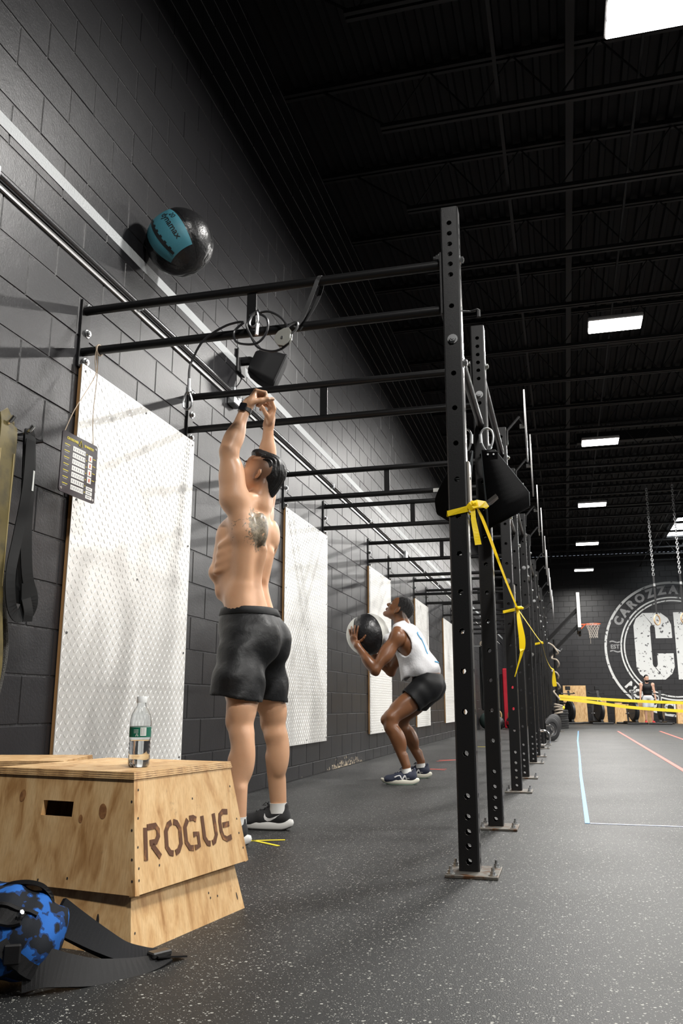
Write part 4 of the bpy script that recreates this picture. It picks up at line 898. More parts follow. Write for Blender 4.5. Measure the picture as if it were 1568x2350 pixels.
MB().lathe([(.014, 0), (.017, .01), (.017, .09), (.012, .11)], 12, Matrix.Translation((WX+.05, 2.857, .435))).build('cord_handle', mat('cord_grip', (.03, .03, .03), .6), cdn, True)

# ================================================================== BALLS
def ball_obj(name, c, r, lab, mats, quilts, axis, lobes=6, seam=.0):
    t = thing(name, (c[0], c[1], c[2]-r), lab, 'medicine ball')
    return t
def sphere_patch(c, r, M, a0, a1, b0, b1, na=14, nb=14, lift=0., squash=.0):
    """patch in lon/lat (deg) about local z of M"""
    V = []; F = []
    for i in range(na+1):
        for j in range(nb+1):
            a = math.radians(a0+(a1-a0)*i/na); b_ = math.radians(b0+(b1-b0)*j/nb)
            d = Vector((math.cos(b_)*math.cos(a), math.cos(b_)*math.sin(a), math.sin(b_)))
            e = lift + squash*min(1, 6*min(i, na-i)/na)*min(1, 6*min(j, nb-j)/nb)
            V.append(Vector(c) + (M @ d)*(r+e))
    for i in range(na):
        for j in range(nb): F.append((i*(nb+1)+j, (i+1)*(nb+1)+j, (i+1)*(nb+1)+j+1, i*(nb+1)+j+1))
    b = MB(); b.add(V, F); return b
VINB = mat('black_vinyl', (.013, .013, .014), .33, bump=(45, .35)); VINT = mat('teal_vinyl', (.06, .25, .32), .55, bump=(300, .1)); VINW = mat('white_vinyl', (.6, .6, .56), .5, bump=(200, .1))
INK = mat('black_print', (.012, .014, .016), .5)
# flying ball
fb = Vector((-1.992, 3.94, 3.183)); R0 = .190
t = thing('medicine_ball', (fb.x, fb.y, fb.z-R0), 'teal and black medicine ball in the air against the wall', 'medicine ball')
vd = (Vector((0, 0, CAM_H))-fb).normalized()          # authored orientation: teal panel faces down and out
ex = Vector((.93, .30, .22)).normalized()
pc = (vd*.86 + Vector((-_r[0], -_r[1], -_r[2]))*.42 + Vector(_u)*.30).normalized()       # middle of the teal panel
la = (Vector(_u)*.80 - Vector(_r)*.58); la = (la - pc*la.dot(pc)).normalized(); lb = la.cross(pc).normalized()
Mb = Matrix((pc, lb, la)).transposed()                 # local x = panel middle, z = along the strip
sphere_patch(fb, R0-.004, Mb, -180, 180, -90, 90, 40, 24).build('black_shell', VINB, t, 'all')
sphere_patch(fb, R0, Mb, -36, 36, -44, 42, 18, 18, squash=.003).build('teal_panel', VINT, t, 'all')
for a0, a1 in ((42, 100), (106, 160), (-100, -42), (-160, -106)): sphere_patch(fb, R0-.003, Mb, a0, a1, -70, 70, 12, 16, squash=.005).build('black_panel', VINB, t, 'all')
def ball_text(body, size, lon, lat, rot, c, r, M, m, par, bold=0.):
    V, F = text_geo(body, size, bold, 'CENTER'); cr, sr = math.cos(rot), math.sin(rot); b = MB(); P = []
    for x, y in V:
        x, y = x*cr-y*sr, x*sr+y*cr; a = math.radians(lon)+x/r; e = math.radians(lat)+y/r
        P.append(Vector(c) + (M @ Vector((math.cos(e)*math.cos(a), math.cos(e)*math.sin(a), math.sin(e))))*(r+.0045))
    b.add(P, F); b.build('lettering', m, par)
ball_text('dynamax', .052, 12, 2, math.radians(-90), fb, R0, Mb, INK, t, .0006)
ball_text('20', .04, 24, 16, math.radians(-90), fb, R0, Mb, INK, t)
sphere_patch(fb, R0, Mb, -15, -9, -40, 42, 4, 20, lift=.0042).build('printed_band', INK, t, 'all')
for k in range(6): sphere_patch(fb, R0, Mb, -9-2.2*(k % 2), -6.5, -32+k*12, -27+k*12, 2, 2, lift=.0044).build('printed_mark', INK, t)
# held ball
hb = Vector((-1.612, 7.02, 1.195)); R1 = .181
t = thing('medicine_ball', (hb.x, hb.y, hb.z-R1), 'black and white medicine ball held by the squatting man', 'medicine ball')
Mh = Matrix((Vector((-.15, -.97, .2)).normalized(), Vector((1, 0, 0)), Vector((0, 0, 1))))
ax1 = Vector((.25, -.96, .12)).normalized(); ax3 = Vector((-.35, 0, .94)); ax3 = (ax3 - ax1*ax3.dot(ax1)).normalized(); ax2 = ax3.cross(ax1); Mh = Matrix((ax1, ax2, ax3)).transposed()
sphere_patch(hb, R1-.004, Mh, -180, 180, -90, 90, 40, 24).build('black_shell', VINB, t, 'all')
for a0, a1, m, nm in ((-34, 34, VINB, 'black_panel'), (-112, -38, VINW, 'white_panel'), (38, 112, VINW, 'white_panel'), (116, 244, VINB, 'black_panel')): sphere_patch(hb, R1-.001, Mh, a0, a1, -62, 62, 14, 18, squash=.003).build(nm, m, t, 'all')
# ================================================================== PEOPLE
def skin_mat(name, c1, c2, fade, rough=.42):
    m = mat(name, c1, rough, sss=.12); nt = m.node_tree; b = bsdf(m); g = nd(nt, 'ShaderNodeNewGeometry')
    n = nd(nt, 'ShaderNodeTexNoise'); n.inputs['Scale'].default_value = 14; n.inputs['Detail'].default_value = 4; nt.links.new(g.outputs['Position'], n.inputs[0])
    mx = nd(nt, 'ShaderNodeMix', data_type='RGBA'); mx.inputs[6].default_value = (*c1, 1); mx.inputs[7].default_value = (*c2, 1); nt.links.new(n.outputs[0], mx.inputs[0])
    a = nd(nt, 'ShaderNodeAttribute'); a.attribute_name = 'fade'
    m2 = nd(nt, 'ShaderNodeMix', data_type='RGBA'); m2.inputs[7].default_value = (*fade, 1); nt.links.new(a.outputs['Fac'], m2.inputs[0]); nt.links.new(mx.outputs[2], m2.inputs[6])
    a2 = nd(nt, 'ShaderNodeAttribute'); a2.attribute_name = 'lips'
    m4 = nd(nt, 'ShaderNodeMix', data_type='RGBA'); m4.inputs[7].default_value = (c1[0]*.72, c1[1]*.42, c1[2]*.42, 1); nt.links.new(a2.outputs['Fac'], m4.inputs[0]); nt.links.new(m2.outputs[2], m4.inputs[6])
    # tattoo ink: a patch with drawn shapes
    t = nd(nt, 'ShaderNodeAttribute'); t.attribute_name = 'tattoo'
    n2 = nd(nt, 'ShaderNodeTexNoise'); n2.inputs['Scale'].default_value = 26; n2.inputs['Detail'].default_value = 3; n2.inputs['Distortion'].default_value = 2.2; nt.links.new(g.outputs['Position'], n2.inputs[0])
    sb = nd(nt, 'ShaderNodeMath', operation='MULTIPLY_ADD'); sb.inputs[1].default_value = 1.0; nt.links.new(n2.outputs[0], sb.inputs[0]); nt.links.new(t.outputs['Fac'], sb.inputs[2])
    th = nd(nt, 'ShaderNodeMapRange'); th.inputs[1].default_value = 1.02; th.inputs[2].default_value = 1.12; th.inputs[4].default_value = .85; nt.links.new(sb.outputs[0], th.inputs[0])
    n3 = nd(nt, 'ShaderNodeTexNoise'); n3.inputs['Scale'].default_value = 45; n3.inputs['Detail'].default_value = 4; n3.inputs['Distortion'].default_value = 1.5; nt.links.new(g.outputs['Position'], n3.inputs[0])
    ink = nd(nt, 'ShaderNodeValToRGB'); e = ink.color_ramp.elements; e[0].position = .36; e[0].color = (.035, .04, .038, 1); e[1].position = .62; e[1].color = (.22, .2, .15, 1); x = e.new(.48); x.color = (.10, .12, .085, 1); nt.links.new(n3.outputs[0], ink.inputs[0])
    m3 = nd(nt, 'ShaderNodeMix', data_type='RGBA'); nt.links.new(th.outputs[0], m3.inputs[0]); nt.links.new(m4.outputs[2], m3.inputs[6]); nt.links.new(ink.outputs[0], m3.inputs[7])
    nt.links.new(m3.outputs[2], b.inputs['Base Color'])
    n4 = nd(nt, 'ShaderNodeTexNoise'); n4.inputs['Scale'].default_value = 220; nt.links.new(g.outputs['Position'], n4.inputs[0]); bp = nd(nt, 'ShaderNodeBump'); bp.inputs['Strength'].default_value = .08; bp.inputs['Distance'].default_value = .003
    nt.links.new(n4.outputs[0], bp.inputs['Height']); nt.links.new(bp.outputs[0], b.inputs['Normal'])
    return m
SKIN1 = skin_mat('skin_light_brown', (.58, .315, .18), (.66, .39, .24), (.10, .06, .045), .41)
SKIN2 = skin_mat('skin_deep_brown', (.155, .062, .026), (.21, .09, .04), (.012, .008, .007), .36)
SKIN3 = skin_mat('skin_fair', (.5, .29, .2), (.55, .33, .24), (.08, .05, .04), .5)
HAIRM = mat('black_hair', (.006, .0055, .0055), .36, bump=(90, .25)); HAIRC = mat('black_curly_hair', (.006, .005, .005), .6, bump=(230, 1.6))
EYEW = mat('eye_white', (.7, .68, .64), .25); EYED = mat('eye_dark', (.015, .01, .008), .15)
def nrm(v): v = np.array(v, float); return v/np.linalg.norm(v)
def rotm(ax, a):
    ax = nrm(ax); K = np.array([[0, -ax[2], ax[1]], [ax[2], 0, -ax[0]], [-ax[1], ax[0], 0]]); return np.eye(3) + math.sin(a)*K + (1-math.cos(a))*K @ K
def head_prims(s, c, R, sc=1., male=True):
    """local head frame: x forward, y left, z up; R columns are those axes in body space"""
    L = lambda p: c + R @ (np.array(p, float)*sc)
    E = lambda p, r, k=.012, op=1, Q=None: s.el(L(p), np.array(r)*sc, k*sc, op, R if Q is None else R @ Q)
    E((-.014, 0, .036), (.097, .0765, .086), .02); E((.028, 0, -.03), (.066, .061, .084), .03); E((.05, 0, .048), (.046, .058, .045), .03)
    for y in (-1, 1):
        s.rc(L((.0, y*.052, -.05)), L((.062, y*.02, -.098)), .02*sc, .02*sc, .025*sc); E((.062, y*.04, -.018), (.022, .02, .022), .02)
        s.rc(L((.083, y*.012, .026)), L((.072, y*.046, .022)), .011*sc, .010*sc, .014*sc)
        E((.094, y*.031, .006), (.013, .017, .011), .012, -1)
        E((-.008, y*.080, -.008), (.020, .0075, .033), .006, 1, rotm((0, 0, 1), -y*.35) @ rotm((0, 1, 0), -.2)); E((-.002, y*.0895, -.004), (.010, .006, .018), .005, -1)
        E((.102, y*.013, -.028), (.011, .009, .009), .006)
    s.rc(L((.088, 0, .014)), L((.112, 0, -.022)), .008*sc, .0125*sc, .01*sc); E((.078, 0, -.104), (.022, .024, .02), .02)
    E((.094, 0, -.053), (.011, .024, .0065), .006); E((.093, 0, -.066), (.011, .021, .0075), .006); E((.106, 0, -.0595), (.006, .02, .0018), .003, -1)
def head_parts(par, tf, c, R, sc, hair, fade_cut):
    L = lambda p: tf(c + R @ (np.array(p, float)*sc))
    for y in (-1, 1):
        e = L((.086, y*.031, .006)); f = L((.0975, y*.032, .007)); b = MB(); b.lathe([(.0117*sc*math.cos(a), .0117*sc*math.sin(a)) for a in [(-90+18*i)*math.pi/180 for i in range(11)]], 14, Matrix.Translation(e), cap=False); o = b.build('eye', EYEW, par, 'all')
        d = (Vector(f)-Vector(e)).normalized(); MB().cyl(Vector(e)+d*.0098*sc, Vector(e)+d*.0121*sc, .0055*sc, .003*sc, n=12).build('iris', EYED, o)
        P = [L((.089+.004*(1-abs(t-.45)), y*(.014+.036*t), .031+.007*math.sin(t*2.6))) for t in (0, .25, .5, .75, 1)]; MB().tube(P, [.003*sc, .004*sc, .004*sc, .0035*sc, .002*sc], 6).build('eyebrow', hair, par, True)
def hair_mesh(name, par, tf, c, R, sc, m, ells, cuts, disp, h=.0045):
    s = Sdf(); L = lambda p: c + R @ (np.array(p, float)*sc)
    for p, r, k in ells: s.el(L(p), np.array(r)*sc, k, 1, R)
    F, lo, hh = s.field(h); G_ = (grid_of(F, lo, hh) - c) @ R/sc
    F = F + disp(G_)
    cutv = None
    for n, d in cuts: F = np.maximum(F, (G_ @ np.array(n, float) - d)*sc)
    V, Q = surfnet(F, lo, hh, 1); return obj(name, np_mesh(name, tf(V), Q, m), par)
def hand(s, w, d, n, side, curls, spread=.0, thumb=(.7, .6, .25), tcurl=.3, sc=1., k=.006):
    """w wrist, d towards the fingers, n palm normal; side=+1: thumb along d x n"""
    d = nrm(d); n = np.array(n, float); n = nrm(n - d*(n @ d)); t = np.cross(d, n)*side
    P = lambda a, b_, c: w + sc*(d*a + t*b_ + n*c)
    R = np.stack([d, t, n], 1)
    s.el(P(.05, 0, 0), sc*np.array([.052, .040, .0155]), .012, 1, R); s.rc(P(.0, 0, 0), P(.03, 0, 0), .026*sc, .026*sc, .015); s.el(P(.035, .028, .008), sc*np.array([.032, .017, .014]), .012, 1, R)
    tips = []
    for i, (off, ln) in enumerate(((.029, .95), (.0098, 1.05), (-.0098, .98), (-.028, .78))):
        b_ = P(.088 - .006*abs(off/.03)-(.006 if i == 3 else 0), off, -.002); dd = nrm(d + t*(spread*off/.03)); a = 0
        s.rc(P(.045, off*.85, -.001), b_, .010*sc, .0105*sc, k)
        for j, (L, r) in enumerate(((.043, .0095), (.027, .0086), (.021, .0078))):
            a += curls[i][j] if isinstance(curls[0], (list, tuple)) else curls[j]
            v = dd*math.cos(a) + n*math.sin(a); e = b_ + v*L*ln*sc; s.rc(b_, e, r*sc*1.02, (r-.0007)*sc, .003); b_ = e
        tips.append(b_)
    b_ = P(.022, .028, .006); dv = nrm(d*thumb[1] + t*thumb[0] + n*thumb[2])
    for j, (L, r) in enumerate(((.044, .0125), (.032, .0108), (.026, .0095))):
        e = b_ + dv*L*sc; s.rc(b_, e, r*sc, (r-.001)*sc, .006); b_ = e; dv = nrm(dv*math.cos(tcurl) + nrm(d*.5+n*.4-t*.3)*math.sin(tcurl))
    return tips
def shoe(par, tf, heel, yaw, nm, lab, UP, SO, OUT, logo, kind, L=.285, sock=None):
    """local: x from heel to toe, y left, z up"""
    c, s_ = math.cos(yaw), math.sin(yaw); k = L/.285
    T = lambda p: tf(np.asarray(heel) + np.stack([np.asarray(p)[..., 0]*k*c - np.asarray(p)[..., 1]*k*s_, np.asarray(p)[..., 0]*k*s_ + np.asarray(p)[..., 1]*k*c, np.asarray(p)[..., 2]*k], -1))
    s = Sdf(); s.rc((.04, 0, .062), (.075, 0, .07), .034, .036, .02); s.rc((.07, 0, .055), (.15, .004, .05), .038, .038, .03); s.rc((.15, .004, .046), (.235, .004, .036), .038, .03, .03); s.el((.21, .004, .035), (.062, .044, .032), .02)
    s.rc((.035, 0, .085), (.034, 0, .112), .022, .018, .015); s.rc((.085, 0, .085), (.115, 0, .098), .026, .018, .02)
    s.el((.072, 0, .135), (.043, .026, .055), .008, -1)
    F, lo, h = s.field(.0045); G_ = grid_of(F, lo, h); F = np.maximum(F, .022 - G_[..., 2] - .02*np.clip((G_[..., 0]-.22)/.06, 0, 1)**2)
    V, Q = surfnet(F, lo, h, 1); o = obj(nm, np_mesh(nm, T(V), Q, UP), par); tag(o, lab)
    bv = BVHTree.FromPolygons([Vector(v) for v in V], [tuple(int(i) for i in q) for q in Q])
    # sole
    n = 40; rings = []
    def hw(x): return .034 + .012*math.sin(max(0, min(1, (x-.02)/.25))*math.pi*.9) if x > .03 else .034
    outl = []
    for i in range(n):
        a = 2*math.pi*i/n; x = .142 - .150*math.cos(a); y = math.sin(a); wv = .040 + .008*math.sin((x-.06)/.25*3.1)
        outl.append((x, (abs(y)**.75)*math.copysign(1, y)*wv*(1 - .25*max(0, (x-.22)/.075)**2)))
    def rg(sx, z, lift): return [(.142 + (x-.142)*sx, y*sx*(1.0), z + lift*max(0, (x-.2)/.09)**2 + .010*max(0, (.03-x)/.03)) for x, y in outl]
    b = MB(); Rs = [rg(.95, .0045, .018), rg(1.0, .010, .018), rg(1.03, .022, .018), rg(1.0, .036, .012), rg(.9, .040, .006)]
    V_ = [p for r in Rs for p in r]; F_ = [(i*n+j, i*n+(j+1) % n, (i+1)*n+(j+1) % n, (i+1)*n+j) for i in range(4) for j in range(n)] + [tuple(range(n))[::-1], tuple(range(4*n, 5*n))]
    so = MB(); so.add([tuple(v) for v in T(np.array(V_))], F_); so.build('sole', SO, o, 'all')
    b = MB(); Rs = [rg(.93, 0.0, .018), rg(.96, .006, .018)]; V_ = [p for r in Rs for p in r]; b.add([tuple(v) for v in T(np.array(V_))], [(j, (j+1) % n, n+(j+1) % n, n+j) for j in range(n)] + [tuple(range(n))[::-1], tuple(range(n, 2*n))]); b.build('outsole', OUT, o, 'all')
    # side logos cast on to the upper
    def on(x, z, sd):
        h_ = bv.ray_cast(Vector((x, sd*.2, z)), Vector((0, -sd, 0)))
        return (h_[0] + Vector((0, sd*.0014, 0))) if h_[0] else Vector((x, sd*.034, z))
    for sd in (1, -1):
        b = MB()
        if kind == 'swoosh':
            up_ = [(.078, .080), (.086, .070), (.095, .064), (.108, .063), (.122, .068), (.07-.02, .09)]
            A = [(.105+.022, .078), (.118, .064), (.108, .058), (.095, .057), (.08, .061), (.062, .068), (.045, .076)]; B = [(.1275, .0785), (.127, .062), (.122, .050), (.110, .043), (.092, .046), (.068, .058), (.045, .0765)]
        else:
            A = [(.175, .064), (.14, .066), (.12, .068), (.10, .070), (.085, .070), (.07, .066)]; B = [(.175, .056), (.14, .046), (.12, .042), (.10, .042), (.085, .044), (.07, .05)]
        if kind == 'swoosh':
            a2 = [on(x, z, sd) for x, z in A]; b2 = [on(x, z, sd) for x, z in B]; m_ = len(a2)
            b.add([tuple(v) for v in T(np.array([tuple(p) for p in a2+b2]))], [(i, i+1, m_+i+1, m_+i) for i in range(m_-1)])
        else:
            for st in ([(.082, .036), (.096, .073)], [(.096, .073), (.118, .038)], [(.118, .038), (.135, .072)], [(.135, .072), (.16, .066), (.178, .056)], [(.062, .05), (.084, .05)]):
                pts = []
                for (xa, za), (xb, zb) in zip(st[:-1], st[1:]):
                    for q in range(4): pts.append((xa+(xb-xa)*q/3, za+(zb-za)*q/3))
                w_ = .0055; a2 = [on(x+w_, z+w_*.4, sd) for x, z in pts]; b2 = [on(x-w_, z-w_*.4, sd) for x, z in pts]; m_ = len(a2)
                b.add([tuple(v) for v in T(np.array([tuple(p) for p in a2+b2]))], [(i, i+1, m_+i+1, m_+i) for i in range(m_-1)])
        b.build('logo', logo, o)
    b = MB()
    for i in range(4):
        x = .118+.02*i; P = []
        for y in (-.02, -.008, .008, .02):
            h_ = bv.ray_cast(Vector((x, y, .25)), Vector((0, 0, -1))); P.append(tuple(T(np.array([x, y, (h_[0].z if h_[0] else .08)+.003]))))
        b.tube(P, .0032, 6)
    h_ = bv.ray_cast(Vector((.115, 0, .25)), Vector((0, 0, -1))); zt = (h_[0].z if h_[0] else .1)
    for sd in (-1, 1): b.tube([tuple(T(np.array(p))) for p in ((.118, 0, zt+.004), (.128, sd*.018, zt+.014), (.142, sd*.028, zt), (.13, sd*.012, zt))], .0026, 5)
    b.build('laces', mat('black_laces', (.012, .012, .013), .6) if kind == 'swoosh' else mat('navy_laces', (.02, .025, .05), .6), o, True)
    return o
def sock(par, tf, a, b_, ra, rb, m):
    a, b_ = tf(np.array(a, float)), tf(np.array(b_, float)); mid = (a+b_)/2
    MB().tube([tuple(a), tuple(a*.6+b_*.4), tuple(a*.2+b_*.8), tuple(b_)], [ra, (ra+rb)/2, rb, rb*1.04], 18).build('sock', m, par, True)
def wrinkle(G_, amp, fx, fz): return amp*(np.sin(G_[..., 2]*fz + 3*np.sin(G_[..., 1]*fx) + 2*np.sin(G_[..., 0]*fx*1.3))*.6 + .4*np.sin(G_[..., 0]*fx*2.1+G_[..., 2]*fz*.6+1.3))

# ------------------------------------------------------------------ the shirtless man
B1 = np.array([-1.42, 3.92, 0.])
def tf1(p): p = np.asarray(p, float); return B1 + p*np.array([-1, -1, 1.])
p1 = thing('person', tuple(B1), 'shirtless man in black shorts reaching both arms up towards the wall', 'person')
s = Sdf()
legs = {1: ((.065, .10, .93), (.03, .215, .535), (.0, .262, .10)), -1: ((.065, -.10, .93), (.02, -.222, .52), (.012, -.278, .10))}
legs[1] = (legs[1][0], legs[1][1], (.018, .262, .10))
for sd, (hp, kn, an) in legs.items():
    hp, kn, an = map(np.array, (hp, kn, an))
    s.rc(hp, kn+(hp-kn)*.12, .092, .064, .04); s.el((hp*.55+kn*.45)+np.array([.03, 0, 0]), (.065, .07, .16), .04); s.el((hp*.45+kn*.55)-np.array([.025, 0, 0]), (.06, .062, .15), .04)
    s.rc(kn+np.array([.0, 0, .06]), kn-np.array([.005, 0, .05]), .060, .052, .03); s.el(kn+np.array([.048, 0, -.005]), (.022, .032, .038), .025)
    s.rc(kn-np.array([.008, 0, .06]), an+np.array([0, 0, .03]), .050, .034, .03); s.el(kn*.66+an*.34+np.array([-.026, sd*.012, 0]), (.043, .036, .105), .03); s.el(kn*.66+an*.34+np.array([-.024, -sd*.018, -.01]), (.04, .034, .10), .03)
    s.rc(kn*.6+an*.4+np.array([.02, 0, 0]), an+np.array([.01, 0, .05]), .03, .022, .03)
    s.rc(an+np.array([-.018, 0, .14]), an+np.array([-.022, 0, .03]), .014, .016, .03); s.rc(an, an+np.array([.0, 0, -.05]), .031, .026, .02); s.rc(an+np.array([0.01, 0, -.045]), an+np.array([.13, sd*.01, -.062]), .024, .014, .02)
    s.el(an+np.array([.0, sd*.03, .0]), (.014, .012, .016), .012); s.el(an+np.array([.0, -sd*.03, .005]), (.014, .012, .016), .012)
s.el((.065, 0, .97), (.12, .168, .12), .05)
for y in (-1, 1): s.el((-.01, y*.078, .915), (.085, .088, .10), .04)
s.el((.093, 0, 1.085), (.104, .138, .12), .06); s.el((.128, 0, 1.19), (.112, .138, .12), .05); s.el((.135, 0, 1.335), (.138, .160, .165), .045, 1, rotm((0, 1, 0), math.radians(-17))); s.el((.10, 0, 1.47), (.118, .165, .11), .05)
for y in (-1, 1):
    s.el((.185, y*.07, 1.43), (.045, .08, .07), .05); s.rc((.06, y*.146, 1.42), (.08, y*.118, 1.19), .056, .043, .035); s.rc((.065, y*.15, 1.44), (.10, y*.182, 1.60), .060, .052, .05)
    s.el((.0, y*.09, 1.46), (.034, .058, .08), .022); s.rc((.05, y*.03, 1.62), (.085, y*.14, 1.585), .048, .05, .05); s.el((.115, y*.178, 1.60), (.062, .058, .07), .04)
    s.rc((.012, y*.046, 1.05), (.048, y*.044, 1.19), .036, .03, .03); s.rc((.048, y*.044, 1.19), (.008, y*.052, 1.36), .03, .028, .03); s.el((.10, y*.125, 1.11), (.05, .035, .06), .06); s.el((.225, y*.045, 1.17), (.022, .04, .05), .03); s.el((.243, y*.07, 1.25), (.03, .055, .04), .035)
    for q_ in range(4): s.el((.19-.03*q_*.3, y*(.135+.008*q_), 1.255+.042*q_), (.035, .012, .010), .03, 1, rotm((0, 1, 0), .5))
s.rc((.055, 0, 1.53), (.045, 0, 1.67), .063, .057, .03)
for y in (-1, 1): s.rc((.03, y*.03, 1.60), (.012, y*.035, 1.70), .036, .032, .03)
# arms
A = {1: ((.115, .182, 1.60), (.136, .205, 1.83), (.078, .142, 2.078)), -1: ((.105, -.182, 1.61), (.095, -.235, 1.87), (.068, -.178, 2.095))}
for sd, (sh_, el_, wr) in A.items():
    sh_, el_, wr = map(np.array, (sh_, el_, wr))
    s.rc(sh_, el_, .063, .042, .03); s.el(sh_*.55+el_*.45+np.array([-.026, 0, -.01]), (.042, .046, .10), .03); s.el(sh_*.52+el_*.48+np.array([.026, -sd*.008, 0]), (.034, .038, .08), .03)
    s.rc(el_, wr, .042, .0265, .025); Rf = np.stack([nrm(np.cross(wr-el_, (0, 1, 0))), nrm(np.cross(wr-el_, np.cross(wr-el_, (0, 1, 0)))), nrm(wr-el_)], 1)
    s.el(el_*.72+wr*.28+np.array([.012, sd*.004, 0]), (.040, .040, .085), .025, 1, Rf); s.el(el_*.7+wr*.3+np.array([-.016, 0, 0]), (.032, .034, .085), .025, 1, Rf); s.el(el_+np.array([-.03, 0, -.008]), (.018, .02, .025), .02)
s.rc((-.045, 0, 1.52), (-.033, 0, 1.36), .012, .014, .035, -1); s.rc((-.033, 0, 1.36), (.012, 0, 1.19), .014, .016, .035, -1); s.rc((.012, 0, 1.19), (-.022, 0, 1.06), .016, .012, .035, -1)
hc1 = np.array([.045, 0, 1.757]); Rh1 = rotm((0, 0, 1), math.radians(8)) @ rotm((0, 1, 0), math.radians(-26))
head_prims(s, hc1, Rh1, .98)
hand(s, np.array([.078, .142, 2.078]), (-.36, -.36, .86), (-.78, -.35, -.5), -1, (1.2, 1.5, 1.0), .08, (.15, .75, .8), .75, 1.22)
hand(s, np.array([.068, -.178, 2.095]), (-.30, .30, .9), (.72, .5, -.1), 1, [(.55, .9, .5), (.75, 1.1, .6), (.95, 1.2, .7), (1.1, 1.2, .7)], .12, (.3, .75, .75), .35, 1.16)
F, lo, h = s.field(.005); V, Q = surfnet(F, lo, h, 1)
lc = (V - hc1) @ Rh1/.98
fade = np.clip((.098 - lc[:, 0]*.9 - np.abs(lc[:, 2]-.02)*.0 - .045)/.05, 0, 1)*np.clip((lc[:, 2]+.075)/.05, 0, 1)*(np.abs(lc[:, 1]) < .0855)*(np.linalg.norm(lc, axis=1) < .15)*.75
lips = ((np.abs(lc[:, 0]-.10) < .02) & (np.abs(lc[:, 1]) < .022) & (np.abs(lc[:, 2]+.0595) < .013)).astype(float)
tat = np.clip(1.35 - np.sqrt(((V[:, 1]-.118)/.105)**2 + ((V[:, 2]-1.45)/.12)**2), 0, .76)*(V[:, 0] < .11)
obj('body', np_mesh('body', tf1(V), Q, SKIN1, {'fade': fade, 'lips': lips, 'tattoo': tat}), p1)
head_parts(p1, tf1, hc1, Rh1, .98, HAIRM, None)
dsp = lambda G_: .0018*np.sin(G_[..., 1]*520+2.5*np.sin(G_[..., 0]*40+G_[..., 2]*30)) + .0012*np.sin(G_[..., 1]*300+G_[..., 2]*40)
hair_mesh('hair', p1, tf1, hc1, Rh1, .98, HAIRM, [((-.022, 0, .052), (.102, .070, .085), .02), ((.045, 0, .098), (.052, .05, .034), .02), ((-.07, 0, .0), (.055, .058, .085), .03), ((-.068, 0, -.055), (.042, .046, .055), .03)], [((.55, 0, -.84), .004), ((1, 0, 0), .096), ((0, 0, -1), .098)], dsp, .0036)
# watch on the near wrist
wr = np.array([.078, .142, 2.078]); dv = nrm(np.array([.078, .142, 2.078])-np.array([.136, .205, 1.83])); x_, y_, z_ = rot_to(tuple(dv))
o = wr - dv*.012
WBL = mat('watch_band', (.012, .012, .013), .45); P = [tuple(tf1(o + np.array(x_)*.0315*math.cos(a) + np.array(y_)*.0315*math.sin(a))) for a in [i*math.pi/12 for i in range(24)]]
wt = MB().sweep(P, .024, .006, up=[tuple(Vector(p)-Vector(tuple(tf1(o)))) for p in P], closed=True).build('watch_strap', WBL, p1, True)
n_ = nrm(np.array([-.1, 1, .3]) - dv*(np.array([-.1, 1, .3]) @ dv)); cw = o + n_*.036; t_ = np.cross(dv, n_)
Mw = frame(tuple(tf1(cw)), tuple(tf1(dv)-tf1(np.zeros(3))), tuple(tf1(t_)-tf1(np.zeros(3))))
MB().prism(rr_(.021, .0185, .006, 4), Mw @ Matrix.Translation((0, 0, -.006)), .012).build('watch_case', mat('watch_glass', (.01, .01, .012), .12), wt, True)
# shorts
SHM = mat('black_sports_fabric', (.006, .0065, .0075), .55, bump=(900, .1), spec=.28)
SHW = mat('black_woven_shorts', (.0065, .007, .008), .5, bump=(16, .55), spec=.35)
s = Sdf(); s.el((.084, 0, .985), (.147, .174, .158), .05)
for y in (-1, 1): s.el((-.012, y*.082, .91), (.098, .102, .12), .05); s.rc((.066, y*.10, .90), (.066, y*.175, .70), .118, .122, .04); s.rc((.066, y*.175, .70), (.064, y*.192, .56), .122, .128, .02)
F, lo, h = s.field(.007); G_ = grid_of(F, lo, h)
F = F + wrinkle(G_, .0045, 16, 42)*np.clip((1.0-G_[..., 2])*8, 0, 1)
th_ = .017; F = np.maximum(F, -(F+th_))                     # shell
F = np.maximum(F, G_[..., 2] - (1.072+.05*(G_[..., 0]-.08)))          # waist cut
hem = .628 + .10*np.clip(np.abs(G_[..., 1])-.19, 0, .2)*np.clip((G_[..., 0]-.04)*6, 0, 1) + .02*np.sin(G_[..., 0]*9)
F = np.maximum(F, hem - G_[..., 2])
V, Q = surfnet(F, lo, h, 1); so_ = obj('shorts', np_mesh('shorts', tf1(V), Q, SHW), p1)
bvs = BVHTree.FromPolygons([Vector(v) for v in V], [tuple(int(i) for i in q) for q in Q]); b = MB(); n = 96
for z, e in ((1.034, .001), (1.038, .006), (1.066, .006), (1.072, .003), (1.070, -.008)):
    for i in range(n):
        a = 2*math.pi*i/n; d_ = Vector((math.cos(a), math.sin(a), 0)); hz = bvs.ray_cast(Vector((.075, 0, min(z, 1.056)))+d_*.5, -d_); r = (hz[0]-Vector((.075, 0, min(z, 1.056)))).length if hz[0] else .14
        q = Vector((.075, 0, z)) + d_*(r+e+.0018*(i % 2)); b.v.append(tuple(tf1(np.array(tuple(q)))))
b.f = [(i*n+k, i*n+(k+1) % n, (i+1)*n+(k+1) % n, (i+1)*n+k) for i in range(4) for k in range(n)]
b.build('waistband', SHM, so_, 'all')
